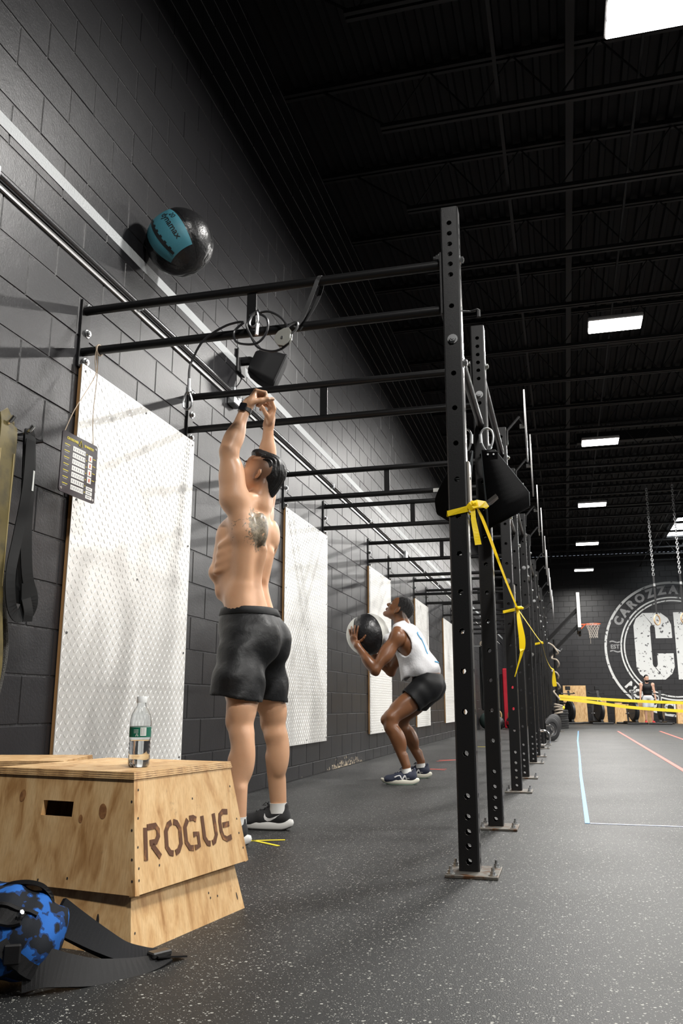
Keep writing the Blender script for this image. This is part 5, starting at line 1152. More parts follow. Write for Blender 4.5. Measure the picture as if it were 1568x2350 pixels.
WHS = mat('white_sock', (.72, .72, .7), .8, bump=(500, .2)); SB = mat('shoe_black_knit', (.012, .012, .014), .6, bump=(600, .4)); SWH = mat('shoe_white_foam', (.68, .68, .66), .5); OUTB = mat('outsole_black', (.015, .015, .015), .6); LGW = mat('logo_white', (.75, .75, .75), .4)
shoe(p1, tf1, (-.06, -.278, 0), -.06, 'shoe', 'black running shoe with white sole and white swoosh', SB, SWH, OUTB, LGW, 'swoosh', .29)
shoe(p1, tf1, (-.042, .262, 0), .10, 'shoe', 'black running shoe with white sole, mostly behind the box', SB, SWH, OUTB, LGW, 'swoosh', .29)
sock(p1, tf1, (.008, -.278, .08), (.010, -.278, .128), .044, .0425, WHS); sock(p1, tf1, (.014, .262, .08), (.016, .262, .125), .042, .0405, WHS)

# ------------------------------------------------------------------ the squatting man
B2 = np.array([-1.26, 7.07, 0.])
def tf2(p): p = np.asarray(p, float); return B2 + p*np.array([-1, -1, 1.])
def w2(x, y, z): return np.array([-(x-B2[0]), -(y-B2[1]), z])     # world -> body frame
p2 = thing('person', tuple(B2), 'squatting man in white tank top and black shorts holding a medicine ball', 'person')
s = Sdf()
legs2 = {1: (w2(-1.10, 6.96, .755), w2(-1.393, 6.80, .49), w2(-1.253, 6.78, .10)), -1: (w2(-1.10, 7.17, .755), w2(-1.405, 7.36, .48), w2(-1.24, 7.40, .10))}
for sd, (hp, kn, an) in legs2.items():
    d_ = nrm(kn-hp); f_ = nrm(np.array([.55, 0, .84])); 
    s.rc(hp, kn-d_*.04, .092, .062, .03); Rt = np.stack([f_, np.cross(d_, f_), d_], 1); s.el(hp*.5+kn*.5+f_*.026, (.055, .068, .15), .03, 1, Rt); s.el(hp*.45+kn*.55-f_*.03, (.05, .055, .13), .03, 1, Rt)
    s.rc(kn-d_*.02, kn+np.array([-.02, 0, -.06]), .058, .05, .03); s.el(kn+np.array([.04, 0, .0]), (.026, .033, .036), .02)
    s.rc(kn+np.array([-.015, 0, -.05]), an+np.array([0, 0, .04]), .048, .032, .03); c_ = nrm(an-kn); Rc = np.stack([np.cross((0, 1, 0), c_), (0, 1, 0), c_], 1)
    s.el(kn*.66+an*.34+np.array([-.045, sd*.012, -.008]), (.042, .036, .10), .025, 1, Rc); s.el(kn*.66+an*.34+np.array([-.042, -sd*.016, -.012]), (.04, .034, .095), .025, 1, Rc)
    s.rc(an+np.array([-.0, 0, .12]), an+np.array([-.012, 0, .03]), .014, .016, .03); s.rc(an, an+np.array([.0, 0, -.05]), .031, .026, .02); s.rc(an+np.array([0.01, 0, -.045]), an+np.array([.13, 0, -.065]), .024, .014, .02)
s.el(w2(-1.105, 7.065, .80), (.12, .162, .115), .05)
for y in (-1, 1): s.el(np.array([w2(-1.085, 0, 0)[0], y*.078+.005, .755]), (.088, .088, .095), .04)
tl = [(w2(-1.15, 7.06, .90), (.105, .142, .12)), (w2(-1.215, 7.06, 1.01), (.11, .15, .13)), (w2(-1.265, 7.06, 1.11), (.125, .165, .13)), (w2(-1.30, 7.06, 1.18), (.105, .165, .095))]
tilt = rotm((0, 1, 0), math.radians(26))
for c_, r_ in tl: s.el(c_, r_, .05, 1, tilt)
for y in (-1, 1):
    s.el(np.array([.14, y*.075+.01, 1.12]), (.055, .08, .07), .04, 1, tilt); s.rc(np.array([.06, y*.03, 1.27]), np.array([.07, y*.15+.01, 1.20]), .045, .05, .04); s.rc(np.array([-.04, y*.13, 1.08]), np.array([-.08, y*.11, .93]), .05, .04, .04)
s.rc(w2(-1.315, 7.065, 1.22), w2(-1.345, 7.075, 1.335), .062, .056, .03)
for y in (-1, 1): s.rc(w2(-1.29, 7.065+y*.03, 1.27), w2(-1.31, 7.075+y*.03, 1.36), .034, .032, .03)
A2 = {1: (w2(-1.325, 6.87, 1.15), w2(-1.495, 6.765, .888), w2(-1.652, 6.81, 1.088)), -1: (w2(-1.325, 7.26, 1.15), w2(-1.485, 7.36, .90), w2(-1.655, 7.235, 1.088))}
for sd, (sh_, el_, wr) in A2.items():
    d_ = nrm(el_-sh_); f_ = nrm(np.cross(d_, (0, 1, 0)))*-1; Ra = np.stack([f_, np.cross(d_, f_), d_], 1); 
    s.el(sh_+np.array([.0, sd*.01, 0]), (.066, .06, .072), .03); s.rc(sh_, el_, .056, .042, .025); s.el(sh_*.5+el_*.5+f_*.024, (.042, .045, .085), .02, 1, Ra); s.el(sh_*.55+el_*.45-f_*.026, (.038, .045, .10), .02, 1, Ra)
    s.rc(el_, wr, .043, .027, .02); g_ = nrm(wr-el_); Rf = np.stack([nrm(np.cross(g_, (0, 1, 0))), np.cross(g_, nrm(np.cross(g_, (0, 1, 0)))), g_], 1); s.el(el_*.72+wr*.28+np.array([.01, sd*.006, .004]), (.042, .040, .08), .02, 1, Rf); s.el(el_+np.array([-.012, 0, -.03]), (.02, .02, .02), .02)
hc2 = w2(-1.352, 7.085, 1.402); Rh2 = rotm((0, 1, 0), math.radians(-40)); HS = .93
head_prims(s, hc2, Rh2, HS)
# hands lie on the held ball: finger joints are placed on its surface
HBb = w2(*hb)
def on_ball(p, off): v = p - HBb; return HBb + v/np.linalg.norm(v)*(R1+off)
def ball_hand(wr, sd):
    # directions on the near (or far) side of the ball
    base = {1: w2(-1.672, 6.86, 1.135), -1: w2(-1.672, 7.18, 1.135)}[sd]
    y_ = sd
    palm = on_ball(w2(-1.668, 7.02-sd*.13, 1.135), .016); s.rc(wr, palm, .027, .027, .02)
    up = np.array([.12, 0, 1.]); n_ = nrm(palm-HBb); up = nrm(up - n_*(up @ n_)); sdv = np.cross(n_, up)      # along surface
    if sdv[0] < 0: sdv = -sdv                                                                # towards +fwd
    s.el(palm+up*.02, (.046, .038, .016), .012, 1, np.stack([up, sdv, n_], 1))
    for i, (o_, ln, fan) in enumerate(((-.026, .95, -.35), (-.009, 1.05, -.08), (.009, 1.0, .18), (.026, .8, .42))):
        q = on_ball(palm + up*.052 + sdv*o_*1.15, .012); s.rc(on_ball(palm+up*.015+sdv*o_*.8, .014), q, .0105, .0105, .006); dirv = nrm(up + sdv*fan)
        for L, r in ((.042, .0098), (.028, .0088), (.022, .008)):
            e = on_ball(q + dirv*L*ln, .0085); s.rc(q, e, r, r-.0007, .003); dirv = nrm(e-q); q = e
    q = on_ball(palm + up*-.008 - sdv*.03, .013); dirv = nrm(-sdv*1.0 + up*.25)
    for L, r in ((.036, .0125), (.030, .0108), (.025, .0095)):
        e = on_ball(q + dirv*L, .010); s.rc(q, e, r, r-.001, .005); dirv = nrm(nrm(e-q)+up*.25); q = e
for sd in (1, -1): ball_hand(A2[sd][2], sd)
F, lo, h = s.field(.0052); V, Q = surfnet(F, lo, h, 1); lc = (V - hc2) @ Rh2/HS
fade2 = np.clip((.02 - lc[:, 0])/.05, 0, 1)*np.clip((lc[:, 2]+.06)/.04, 0, 1)*(np.abs(lc[:, 1]) < .0855)*(np.linalg.norm(lc, axis=1) < .14)*.8
lips2 = ((np.abs(lc[:, 0]-.10) < .02) & (np.abs(lc[:, 1]) < .022) & (np.abs(lc[:, 2]+.0595) < .013)).astype(float)
obj('body', np_mesh('body', tf2(V), Q, SKIN2, {'fade': fade2, 'lips': lips2, 'tattoo': 0*fade2}), p2)
head_parts(p2, tf2, hc2, Rh2, HS, HAIRC, None)
cur = lambda G_: .0035*np.sin(G_[..., 0]*330)*np.sin(G_[..., 1]*330)*np.sin(G_[..., 2]*330+.7) + .002*np.sin(G_[..., 0]*170+G_[..., 1]*210)
hair_mesh('hair', p2, tf2, hc2, Rh2, HS, HAIRC, [((-.02, 0, .050), (.102, .079, .088), .02), ((-.06, 0, .0), (.058, .066, .08), .03)], [((.62, 0, -.78), -.012), ((1, 0, 0), .078), ((0, 0, -1), .06)], cur, .0042)
ear = tf2(hc2 + Rh2 @ (np.array([-.004, .088, -.036])*HS)); MB().lathe([(.001, -.004), (.004, 0), (.001, .004)], 8, Matrix.Translation(tuple(ear))).build('earring', mat('gold', (.8, .6, .3), .2, 1), p2, True)
# tank top
TNK = mat('white_jersey', (.74, .74, .76), .75, bump=(60, .25))
s = Sdf()
for c_, r_ in tl: s.el(c_, np.array(r_)+.012, .06, 1, tilt)
s.el(w2(-1.14, 7.06, .885), (.135, .165, .11), .06, 1, tilt); s.el(w2(-1.27, 7.06, .86), (.07, .14, .13), .07, 1)          # loose hem, front falls forward
for y in (-1, 1): s.rc(np.array([-.04, y*.13, 1.08]), np.array([-.08, y*.11, .93]), .066, .054, .05)
for y in (-1, 1): s.el(np.array([.145, y*.075+.01, 1.12]), (.062, .085, .075), .04, 1, tilt); s.rc(np.array([.065, y*.05, 1.265]), np.array([.06, y*.125+.005, 1.22]), .052, .054, .04)
F, lo, h = s.field(.007); G_ = grid_of(F, lo, h); F = F + wrinkle(G_, .0055, 14, 34)
F = np.maximum(F, -(F+.016))
up2 = tilt @ np.array([0, 0, 1.]); fw2 = tilt @ np.array([1., 0, 0])
hemv = (G_ @ up2); fwv = G_ @ fw2
F = np.maximum(F, (.845 - .45*np.clip(G_[..., 0]+.02, 0, .2)) + .012*np.sin(G_[..., 1]*40+G_[..., 0]*30) - G_[..., 2])      # hem: lower in front
F = np.maximum(F, hemv - (w2(-1.335, 7.065, 1.285) @ up2))                                                    # neckline
nk = w2(-1.335, 7.068, 1.30); F = np.maximum(F, -(np.linalg.norm((G_-nk) @ tilt/np.array([.085, .078, .06]), axis=-1)-1)*.06)
for y in (-1, 1):                                                       # deep arm openings
    a_ = np.array([.05, y*.22+.005, 1.11]); Ro = rotm((0, 1, 0), math.radians(24)); q = (G_-a_) @ Ro/np.array([.098, .13, .135]); F = np.maximum(F, -(np.linalg.norm(q, axis=-1)-1)*.1)
V, Q = surfnet(F, lo, h, 1); tk = obj('tank_top', np_mesh('tank_top', tf2(V), Q, TNK), p2)
bvt = BVHTree.FromPolygons([Vector(v) for v in tf2(V)], [tuple(int(i) for i in q) for q in Q])
BLU = mat('blue_print', (.06, .35, .62), .6)
def on_back(P, w):
    out = []; nn = []
    for p in P:
        q = bvt.ray_cast(Vector(p)+Vector((.5, -.12, .25)), Vector((-.5, .12, -.25)).normalized()); c_ = q[0] if q[0] else Vector(p); out.append(c_ + (q[1] if q[0] else Vector((1, 0, 0)))*.004); nn.append(tuple(q[1]) if q[0] else (1, 0, 0))
    return MB().sweep(out, w, .0012, up=nn)
on_back(spline([(-1.235, 6.98, 1.17), (-1.225, 6.97, 1.155), (-1.24, 7.0, 1.10), (-1.205, 6.99, 1.125), (-1.19, 7.0, 1.12)], 4), .012).build('printed_mark', BLU, tk)
on_back(spline([(-1.19, 7.0, 1.13), (-1.185, 7.01, 1.07), (-1.17, 7.0, 1.02), (-1.15, 6.985, .99)], 4), .012).build('printed_mark', BLU, tk)
on_back(spline([(-1.12, 7.0, .915), (-1.11, 7.05, .905), (-1.11, 7.09, .90)], 4), .012).build('printed_mark', BLU, tk)
# shorts
s = Sdf(); s.el(w2(-1.108, 7.065, .80), (.132, .176, .125), .05)
for y in (-1, 1): s.el(np.array([w2(-1.082, 0, 0)[0], y*.08+.005, .75]), (.098, .10, .108), .05)
for sd, (hp, kn, an) in legs2.items(): s.rc(hp, hp*.42+kn*.58, .112, .106, .04)
F, lo, h = s.field(.007); G_ = grid_of(F, lo, h); F = F + wrinkle(G_, .003, 18, 45); F = np.maximum(F, -(F+.017)); F = np.maximum(F, G_[..., 2]-(.885+.10*G_[..., 0]))
for sd, (hp, kn, an) in legs2.items():
    d_ = nrm(kn-hp); v_ = ((G_-hp) @ d_) - .185 + .03*(G_[..., 2]-.62); F = np.where(G_[..., 1]*sd > 0, np.maximum(F, v_), F)
V, Q = surfnet(F, lo, h, 1); obj('shorts', np_mesh('shorts', tf2(V), Q, SHM), p2)
NVY = mat('shoe_navy_knit', (.014, .02, .045), .6, bump=(600, .4)); CRM = mat('shoe_cream_foam', (.68, .66, .56), .5); GRN = mat('outsole_green', (.25, .4, .3), .6)
shoe(p2, tf2, (-.10, .288, 0), .04, 'shoe', 'navy running shoe with white N logo and cream sole, nearer foot', NVY, CRM, GRN, LGW, 'n', .285)
shoe(p2, tf2, (-.105, -.335, 0), -.03, 'shoe', 'navy running shoe with cream sole, farther foot', NVY, CRM, GRN, LGW, 'n', .285)
sock(p2, tf2, (-.012, .29, .085), (-.005, .29, .118), .041, .039, WHS); sock(p2, tf2, (-.022, -.33, .085), (-.018, -.33, .118), .041, .039, WHS)

# ------------------------------------------------------------------ the man far off by the bikes (faces the viewer)
B3 = np.array([2.70, 31.05, 0.])
def tf3(p): p = np.asarray(p, float); return B3 + np.stack([p[..., 1], -p[..., 0], p[..., 2]], -1)
p3 = thing('person', tuple(B3), 'distant man in black sleeveless top and pale grey shorts standing among the bikes', 'person')
s = Sdf()
for y in (-1, 1):
    s.rc((0, y*.09, .80), (.03, y*.10, .46), .08, .055, .03); s.rc((.03, y*.10, .46), (0, y*.10, .09), .05, .034, .03); s.el((-.02, y*.10, .33), (.045, .042, .1), .03); s.rc((0, y*.10, .06), (.12, y*.12, .04), .035, .03, .03)
    s.rc((.0, y*.19, 1.29), (.02, y*.225, 1.02), .05, .038, .03); s.rc((.02, y*.225, 1.02), (.05, y*.25, .79), .037, .026, .03); s.el((.055, y*.25, .74), (.03, .02, .05), .02); s.rc((.055, y*.25, .72), (.07, y*.245, .66), .012, .009, .01); s.el((0, y*.19, 1.3), (.06, .06, .065), .03)
s.el((0, 0, .86), (.11, .155, .12), .04); s.el((0, 0, 1.03), (.10, .14, .14), .05); s.el((.01, 0, 1.2), (.11, .165, .15), .05); s.rc((0, 0, 1.3), (.02, 0, 1.42), .055, .052, .03)
hc3 = np.array([.035, 0, 1.50]); Rh3 = rotm((0, 0, 1), .25) @ rotm((0, 1, 0), .12); head_prims(s, hc3, Rh3, .95)
F, lo, h = s.field(.011); V, Q = surfnet(F, lo, h, 1); z0 = np.zeros(len(V)); obj('body', np_mesh('body', tf3(V), Q, SKIN3, {'fade': z0, 'lips': z0, 'tattoo': z0}), p3)
hair_mesh('hair', p3, tf3, hc3, Rh3, .95, HAIRM, [((-.02, 0, .052), (.104, .082, .09), .02)], [((.6, 0, -.8), -.01), ((1, 0, 0), .09)], lambda G_: .002*np.sin(G_[..., 0]*100), .009)
hair_mesh('beard', p3, tf3, hc3, Rh3, .95, HAIRM, [((.045, 0, -.075), (.066, .064, .062), .02)], [((0, 0, 1), -.045)], lambda G_: 0*G_[..., 0], .009)
s = Sdf(); s.el((0, 0, 1.03), (.112, .152, .16), .05); s.el((.01, 0, 1.2), (.122, .172, .16), .05); s.rc((0, -.1, 1.32), (0, .1, 1.32), .05, .05, .04); F, lo, h = s.field(.011); G_ = grid_of(F, lo, h); F = np.maximum(F, .90-G_[..., 2]); F = np.maximum(F, -(np.linalg.norm((G_-np.array([.02, 0, 1.41]))/np.array([.1, .085, .09]), axis=-1)-1)*.08)
V, Q = surfnet(F, lo, h, 1); obj('sleeveless_top', np_mesh('sleeveless_top', tf3(V), Q, SHM), p3)
s = Sdf(); s.el((0, 0, .86), (.122, .167, .12), .04)
for y in (-1, 1): s.rc((0, y*.09, .80), (.025, y*.10, .52), .10, .095, .03)
F, lo, h = s.field(.011); G_ = grid_of(F, lo, h); F = np.maximum(F, .54-G_[..., 2]); F = np.maximum(F, G_[..., 2]-.94); V, Q = surfnet(F, lo, h, 1); obj('shorts', np_mesh('shorts', tf3(V), Q, mat('pale_grey_shorts', (.5, .52, .54), .7)), p3)
RSH = mat('red_shoe', (.6, .03, .03), .5)
for y in (-1, 1): shoe(p3, tf3, (-.07, y*.10, 0), y*.15, 'shoe', 'red training shoe', RSH, OUTB, OUTB, LGW, 'swoosh', .28)
# ================================================================== SLINGS ON THE RIG
FAB = mat('black_heavy_fabric', (.002, .002, .0023), .8, bump=(400, .2), spec=.06); EDG = mat('fabric_edge', (.06, .07, .075), .5)
def sling(c, lab, yaw, W0=.10, W1=.26, H=.42):
    t = thing('hanging_sling', c, lab, 'sling', 'black slings hanging from the rig'); c = Vector(c); ex = Vector((math.cos(yaw), math.sin(yaw), 0)); ey = Vector((-math.sin(yaw), math.cos(yaw), 0)); tl_ = Vector((.22, 0, 0))
    prof = [(0.0, 0), (-.006, -.04), (-.012, -.12), (-.02, -.22), (-.026, -.30), (-.022, -.355), (-.004, -.37), (.018, -.36), (.034, -.31), (.04, -.24), (.026, -.13), (.010, -.05), (.0, 0)]
    prof = spline([(0, a, b) for a, b in prof], 3); V = []; n = len(prof)
    for p in prof:
        f = min(1, -p.z/.3); w = W0 + (W1-W0)*f
        o = c + ey*p.y + Vector((0, 0, p.z)) + ex*(.085*f); V += [o - ex*w*.45 + Vector((0, 0, -.055*f)), o + ex*w*.55 + Vector((0, 0, .055*f))]
    b = MB(); nn = []
    b.add(V, [(2*i, 2*i+1, 2*i+3, 2*i+2) for i in range(n-1)]); me = b.mesh('sling_body', FAB, 'all'); o = obj('sling_body', me, t); sm = o.modifiers.new('solid', 'SOLIDIFY'); sm.thickness = .007
    for k in (0, 1): MB().tube(V[k::2], .0045, 6).build('edge_binding', EDG, t, True)
    MB().box(c + ex*.03 + Vector((0, 0, -.035)), (.05, .03, .05), Matrix.Rotation(yaw, 3, 'Z').to_4x4(), .004).build('strap_end', FAB, t)
    for dx in (0.0, .03): MB().cyl(c + ex*dx + ey*-.02 + Vector((0, 0, -.03)), c + ex*dx + ey*-.026 + Vector((0, 0, -.03)), .005, n=8).build('rivet', BOLT, t)
    MB().box(c + ex*.17 + ey*.03 + Vector((0, 0, -.19)), (.03, .003, .02)).build('tag', LABW, t)
    # carabiner
    k_ = c + Vector((0, 0, .06)); P = [k_ + ex*((.032+.010*math.sin(a))*math.cos(a)) + Vector((0, 0, .065*math.sin(a))) for a in [i*2*math.pi/20 for i in range(20)]]; MB().tube(P, .0058, 7, closed=True).build('carabiner', GALV, t, True)
    MB().cyl(k_ + ex*-.032 + Vector((0, 0, -.02)), k_ + ex*-.034 + Vector((0, 0, .03)), .009, n=10).build('locking_sleeve', GALV, t)
sling((-.335, 4.36, 1.94), 'black fabric sling hung by a carabiner beside the nearest posts', math.radians(8), .07, .215)
sling((-.44, 4.28, 1.915), 'second black fabric sling, mostly hidden behind the nearest post', math.radians(160), .08, .16)

# ================================================================== BASKETBALL HOOP
ORG = mat('rim_orange', (.85, .12, .03), .4); NETM = mat('net_cord', (.5, .45, .4), .8); BRD = mat('backboard_white', (.75, .75, .74), .4)
hy = 27.1; bp_ = thing('basketball_hoop', (-.45, hy, 0), 'basketball hoop with white backboard seen edge-on and orange rim', 'basketball hoop')
MB().box((.51, hy, 3.44), (.10, 1.22, 1.07), bev=.01).build('backboard', BRD, bp_); MB().box((.50, hy, 2.86), (.11, 1.2, .14), bev=.01).build('backboard_frame', RIGM, bp_)
MB().box((.52, hy, 2.78), (.07, .5, .16), bev=.01).build('lower_pad', RIGM, bp_)
rc_ = Vector((.92, hy, 3.05)); MB().tube([rc_ + Vector((.228*math.cos(a), .228*math.sin(a), 0)) for a in [i*2*math.pi/28 for i in range(28)]], .012, 8, closed=True).build('rim', ORG, bp_, True)
b = MB(); b.box((.61, hy, 3.045), (.17, .12, .03)); b.tube([(.55, hy-.05, 2.90), (.69, hy-.05, 3.04)], .012, 6); b.tube([(.55, hy+.05, 2.90), (.69, hy+.05, 3.04)], .012, 6); b.build('rim_bracket', ORG, bp_)
b = MB()
for k in range(12):
    for sg in (-1, 1):
        P = []
        for j in range(7): a = 2*math.pi*(k + sg*j*.5)/12; r = .226 - .012*j - (.05*math.sin(j/6*math.pi*.8)); P.append(rc_ + Vector((r*math.cos(a), r*math.sin(a), -.07*j)))
        b.tube(P, .006, 4)
for dz in (-.5,): b.tube([rc_ + Vector((-.1, -.05, -.42)), rc_ + Vector((-.1, -.05, -.60))], .006, 4)
b.build('net', NETM, bp_)
for z0_, z1_ in ((3.5, 2.75), (3.0, 2.25)):
    for dy in (-.25, .25): MB().sweep([(.47, hy+dy, z0_), (-.45, hy+dy*.6, z1_-.15)], .08, .08, up=(0, 1, 0)).build('support_arm', RIGM, bp_)
MB().box((-.5, hy, 1.45), (.14, .3, 2.9), bev=.01).build('pole', RIGM, bp_); MB().box((-.8, hy, .1), (.8, .9, .2), bev=.02).build('base', RIGM, bp_)

# ================================================================== GYM RINGS ON CHAINS
CHN = mat('chain_zinc', (.72, .73, .74), .3, .9); RNG_ = mat('ring_wood', (.62, .42, .24), .5); WEB = mat('ring_strap', (.015, .015, .016), .7)
for (x, y), lab in (((2.10, 20.3), 'wooden gym ring on strap and chain, left one of the pair'), ((2.645, 20.1), 'wooden gym ring on strap and chain, right one at the picture edge')):
    t = thing('gym_ring', (x, y, 2.4), lab, 'gym ring', 'gym rings hanging from the roof'); b = MB(); z = 5.62; i = 0
    while z > 3.5:
        c_ = Vector((x, y, z)); e_ = Vector((1, 0, 0)) if i % 2 else Vector((0, 1, 0))
        b.tube([c_ + e_*(.024*math.cos(a)) + Vector((0, 0, .042*math.sin(a))) for a in [k*2*math.pi/8 for k in range(8)]], .0085, 4, closed=True); z -= .056; i += 1
    tag(b.build('chain', CHN, t), kind='stuff')
    MB().sweep([(x, y, 3.52), (x, y, 3.0), (x, y, 2.62)], .04, .006, up=(0, 1, 0)).build('strap', WEB, t); MB().box((x, y-.01, 3.3), (.05, .02, .07), bev=.004).build('buckle', BOLT, t)
    R_ = rotm((0, 0, 1), .9); MB().tube([Vector((x, y, 2.50)) + Vector(tuple(R_ @ np.array([.112*math.cos(a), 0, .112*math.sin(a)]))) for a in [k*2*math.pi/24 for k in range(24)]], .016, 8, closed=True).build('ring', RNG_, t, True)

# ================================================================== BIKES
BKM = mat('bike_black', (.012, .012, .013), .4); BKS = mat('bike_grey', (.6, .61, .62), .4, .1); FAN = mat('fan_cage', (.05, .05, .052), .4, .3)
def bike(x, y, yaw, lab):
    t = thing('exercise_bike', (x, y, 0), lab, 'exercise bike', 'exercise bikes along the far wall'); c, s_ = math.cos(yaw), math.sin(yaw)
    T = lambda p: (x + p[0]*c - p[1]*s_, y + p[0]*s_ + p[1]*c, p[2])      # local: x right, y back, z up
    TT = lambda L: [T(p) for p in L]
    MB().tube(TT([(-.36, -.40, .03), (.36, -.40, .03)]), .03, 8).build('front_foot', BKM, t, True); MB().tube(TT([(-.28, .55, .03), (.28, .55, .03)]), .03, 8).build('rear_foot', BKM, t, True)
    MB().sweep(TT([(0, -.40, .06), (0, .55, .06)]), .08, .06, up=(0, 0, 1)).build('base_rail', BKM, t)
    R_ = [T((0.0 + .0, -.18 + .27*math.cos(a), .42 + .27*math.sin(a))) for a in [k*2*math.pi/24 for k in range(24)]]; MB().tube(R_, .075, 6, closed=True).build('fan_rim', BKM, t, True)
    MB().cyl(T((-.075, -.18, .42)), T((.075, -.18, .42)), .25, n=24).build('fan', FAN, t)
    MB().sweep(TT([(0, -.36, .06), (0, -.28, .6), (0, -.12, 1.08)]), .075, .05, up=(0, 1, 0)).build('mast', BKM, t); MB().sweep(TT([(0, -.27, .62), (0, -.20, .86)]), .11, .03, up=(0, 1, 0)).build('mast_cover', BKS, t)
    MB().box(T((0, -.10, 1.17)), (.17, .05, .13), Matrix.Rotation(yaw, 3, 'Z').to_4x4(), .01).build('console', BKM, t)
    MB().tube(TT([(-.26, .02, 1.02), (-.25, -.08, 1.0), (0, -.13, .98), (.25, -.08, 1.0), (.26, .02, 1.02)]), .016, 7).build('handlebar', BKM, t, True)
    MB().sweep(TT([(0, .25, .06), (0, .32, .62)]), .06, .05, up=(0, 1, 0)).build('seat_post', BKM, t)
    MB().lathe([(.02, 0), (.12, .01), (.13, .04), (.09, .065), (.02, .07)], 14, Matrix.Translation(T((0, .36, .64)))).build('saddle', BKM, t, True)
    for sg in (-1, 1):
        MB().box(T((sg*.17, .06+.1*sg, .34)), (.1, .09, .03), None, .005).build('pedal', BKM, t); MB().tube(TT([(sg*.09, .04, .36), (sg*.11, .06+.1*sg, .34)]), .012, 6).build('crank', BKS, t)
    MB().lathe([(.03, -.05), (.14, -.045), (.14, .045), (.03, .05)], 16, Matrix.Translation(T((0, .05, .36))) @ Matrix.Rotation(yaw, 4, 'Z') @ Matrix.Rotation(math.pi/2, 4, 'Y')).build('crank_case', BKM, t, True)
for x, lab in ((.02, 'exercise bike farthest left, beside the tall plywood box'), (.97, 'exercise bike second from the left along the far wall'), (2.06, 'exercise bike left of the distant man'), (3.02, 'exercise bike right of the distant man')): bike(x, 30.05, (.45 if x < 2.5 else -.35) + random.uniform(-.1, .1), lab)

# ================================================================== FAR PLYO BOXES
for (x0, x1, h_, y_, lab) in ((-.12, .70, 1.27, 31.55, 'tall plywood box standing at the far wall on the left'), (1.02, 1.36, .84, 31.5, 'narrow plywood box behind the second bike'), (1.60, 2.16, .68, 31.4, 'low square plywood box between the second and third bikes'), (2.36, 2.86, .68, 31.55, 'plywood box behind the legs of the distant man'), (3.62, 4.5, .66, 31.4, 'plywood box at the right picture edge')):
    t = thing('plyo_box', ((x0+x1)/2, y_, 0), lab, 'wooden box', 'plywood boxes along the far wall'); B_, T_, c_ = None, None, None
    d_ = .42; tp4 = .03
    B_ = [Vector((x0, y_-d_/2, 0)), Vector((x1, y_-d_/2, 0)), Vector((x1, y_+d_/2, 0)), Vector((x0, y_+d_/2, 0))]; T_ = [Vector((x0+tp4*.6, y_-d_/2+tp4, h_)), Vector((x1-tp4*.6, y_-d_/2+tp4, h_)), Vector((x1-tp4*.6, y_+d_/2-tp4, h_)), Vector((x0+tp4*.6, y_+d_/2-tp4, h_))]
    for i in range(4): j = (i+1) % 4; P = [B_[i], B_[j], T_[j], T_[i]]; quad_panel(P, .018).build('side_panel', WOOD, t)
    MB().hexa([p + Vector((0, 0, -.001)) for p in T_] + [p + Vector((0, 0, .017)) for p in T_]).build('top_panel', WOOD, t)
    if x0 > 3: flat_text('lettering', 'ROGUE', .22, frame((x0+.45, y_-d_/2-.001+.015, .2), (1, 0, 0), (0, .05, 1)), BURN, t, bold=.004)

# ================================================================== WEIGHT PLATES, STACK, HANDLES, ROPE
RUB = mat('rubber_plate', (.02, .02, .021), .5); HUB = mat('plate_hub', (.5, .5, .5), .3, .9)
for i, y in enumerate((15.6, 16.6, 17.6, 18.3, 18.9, 19.7)):
    r = (.2, .205, .21, .21, .21, .21)[i]; t = thing('weight_plate', (-.24, y, 0), 'black bumper plate standing in the row beside the rig, number %s from the viewer' % ('one', 'two', 'three', 'four', 'five', 'six')[i], 'weight plate', 'bumper plates beside the rig')
    M_ = Matrix.Translation((-.29, y, r)) @ Matrix.Rotation(math.radians(48), 4, 'Z') @ Matrix.Rotation(math.pi/2, 4, 'X')
    MB().lathe([(.03, -.02), (.11, -.02), (.12, -.03), (r-.015, -.03), (r, -.02), (r, .02), (r-.015, .03), (.12, .03), (.11, .02), (.03, .02)], 32, M_).build('plate', RUB, t, True); MB().lathe([(.025, -.034), (.035, -.034), (.035, .034), (.025, .034)], 18, M_).build('hub', HUB, t, True)
for i in range(8):
    o = MB().lathe([(.04, 0), (.20, 0), (.212, .01), (.212, .05), (.20, .06), (.04, .06)], 28).build('weight_plate', RUB, None, True); o.location = (-.185+random.uniform(-.01, .01), 24.0, .002+.0605*i); tag(o, 'flat black weight plate in the far stack, layer %s from the floor' % ('one', 'two', 'three', 'four', 'five', 'six', 'seven', 'eight')[i], 'weight plate', 'stacked plates at the end of the rig')
o = MB().lathe([(.005, 0), (.05, .012), (.07, .05), (.06, .09), (.03, .105), (.005, .11)], 18).build('yellow_ball', mat('yellow_rubber', (.85, .7, .03), .5), None, True); o.location = (-.12, 24.0, .487); tag(o, 'small yellow ball on the far stack of plates', 'ball')
for y, lab in ((10.9, 'chrome U-shaped handle low on the sixth rig post'), (13.97, 'smaller chrome U-shaped handle low on the eighth rig post')):
    t = thing('dip_handle', (RX, y, .14), lab, 'handle', 'chrome handles on the rig'); MB().tube(spline([(RX+.045, y-.02, .30), (RX+.10, y-.02, .30), (RX+.145, y-.02, .27), (RX+.155, y-.02, .215), (RX+.145, y-.02, .165), (RX+.10, y-.02, .135), (RX+.045, y-.02, .135)], 5), .014, 9).build('handle_tube', HK, t, True); MB().box((RX+.043, y-.02, .217), (.008, .06, .23), bev=.002).build('mounting_plate', RIGM, t)
ROPM = mat('battle_rope', (.42, .36, .29), .85, bump=(120, 1.2)); rp = thing('battle_rope', (-.22, 21, 0), 'thick pale rope wound around a post at the end of the rig', 'rope')
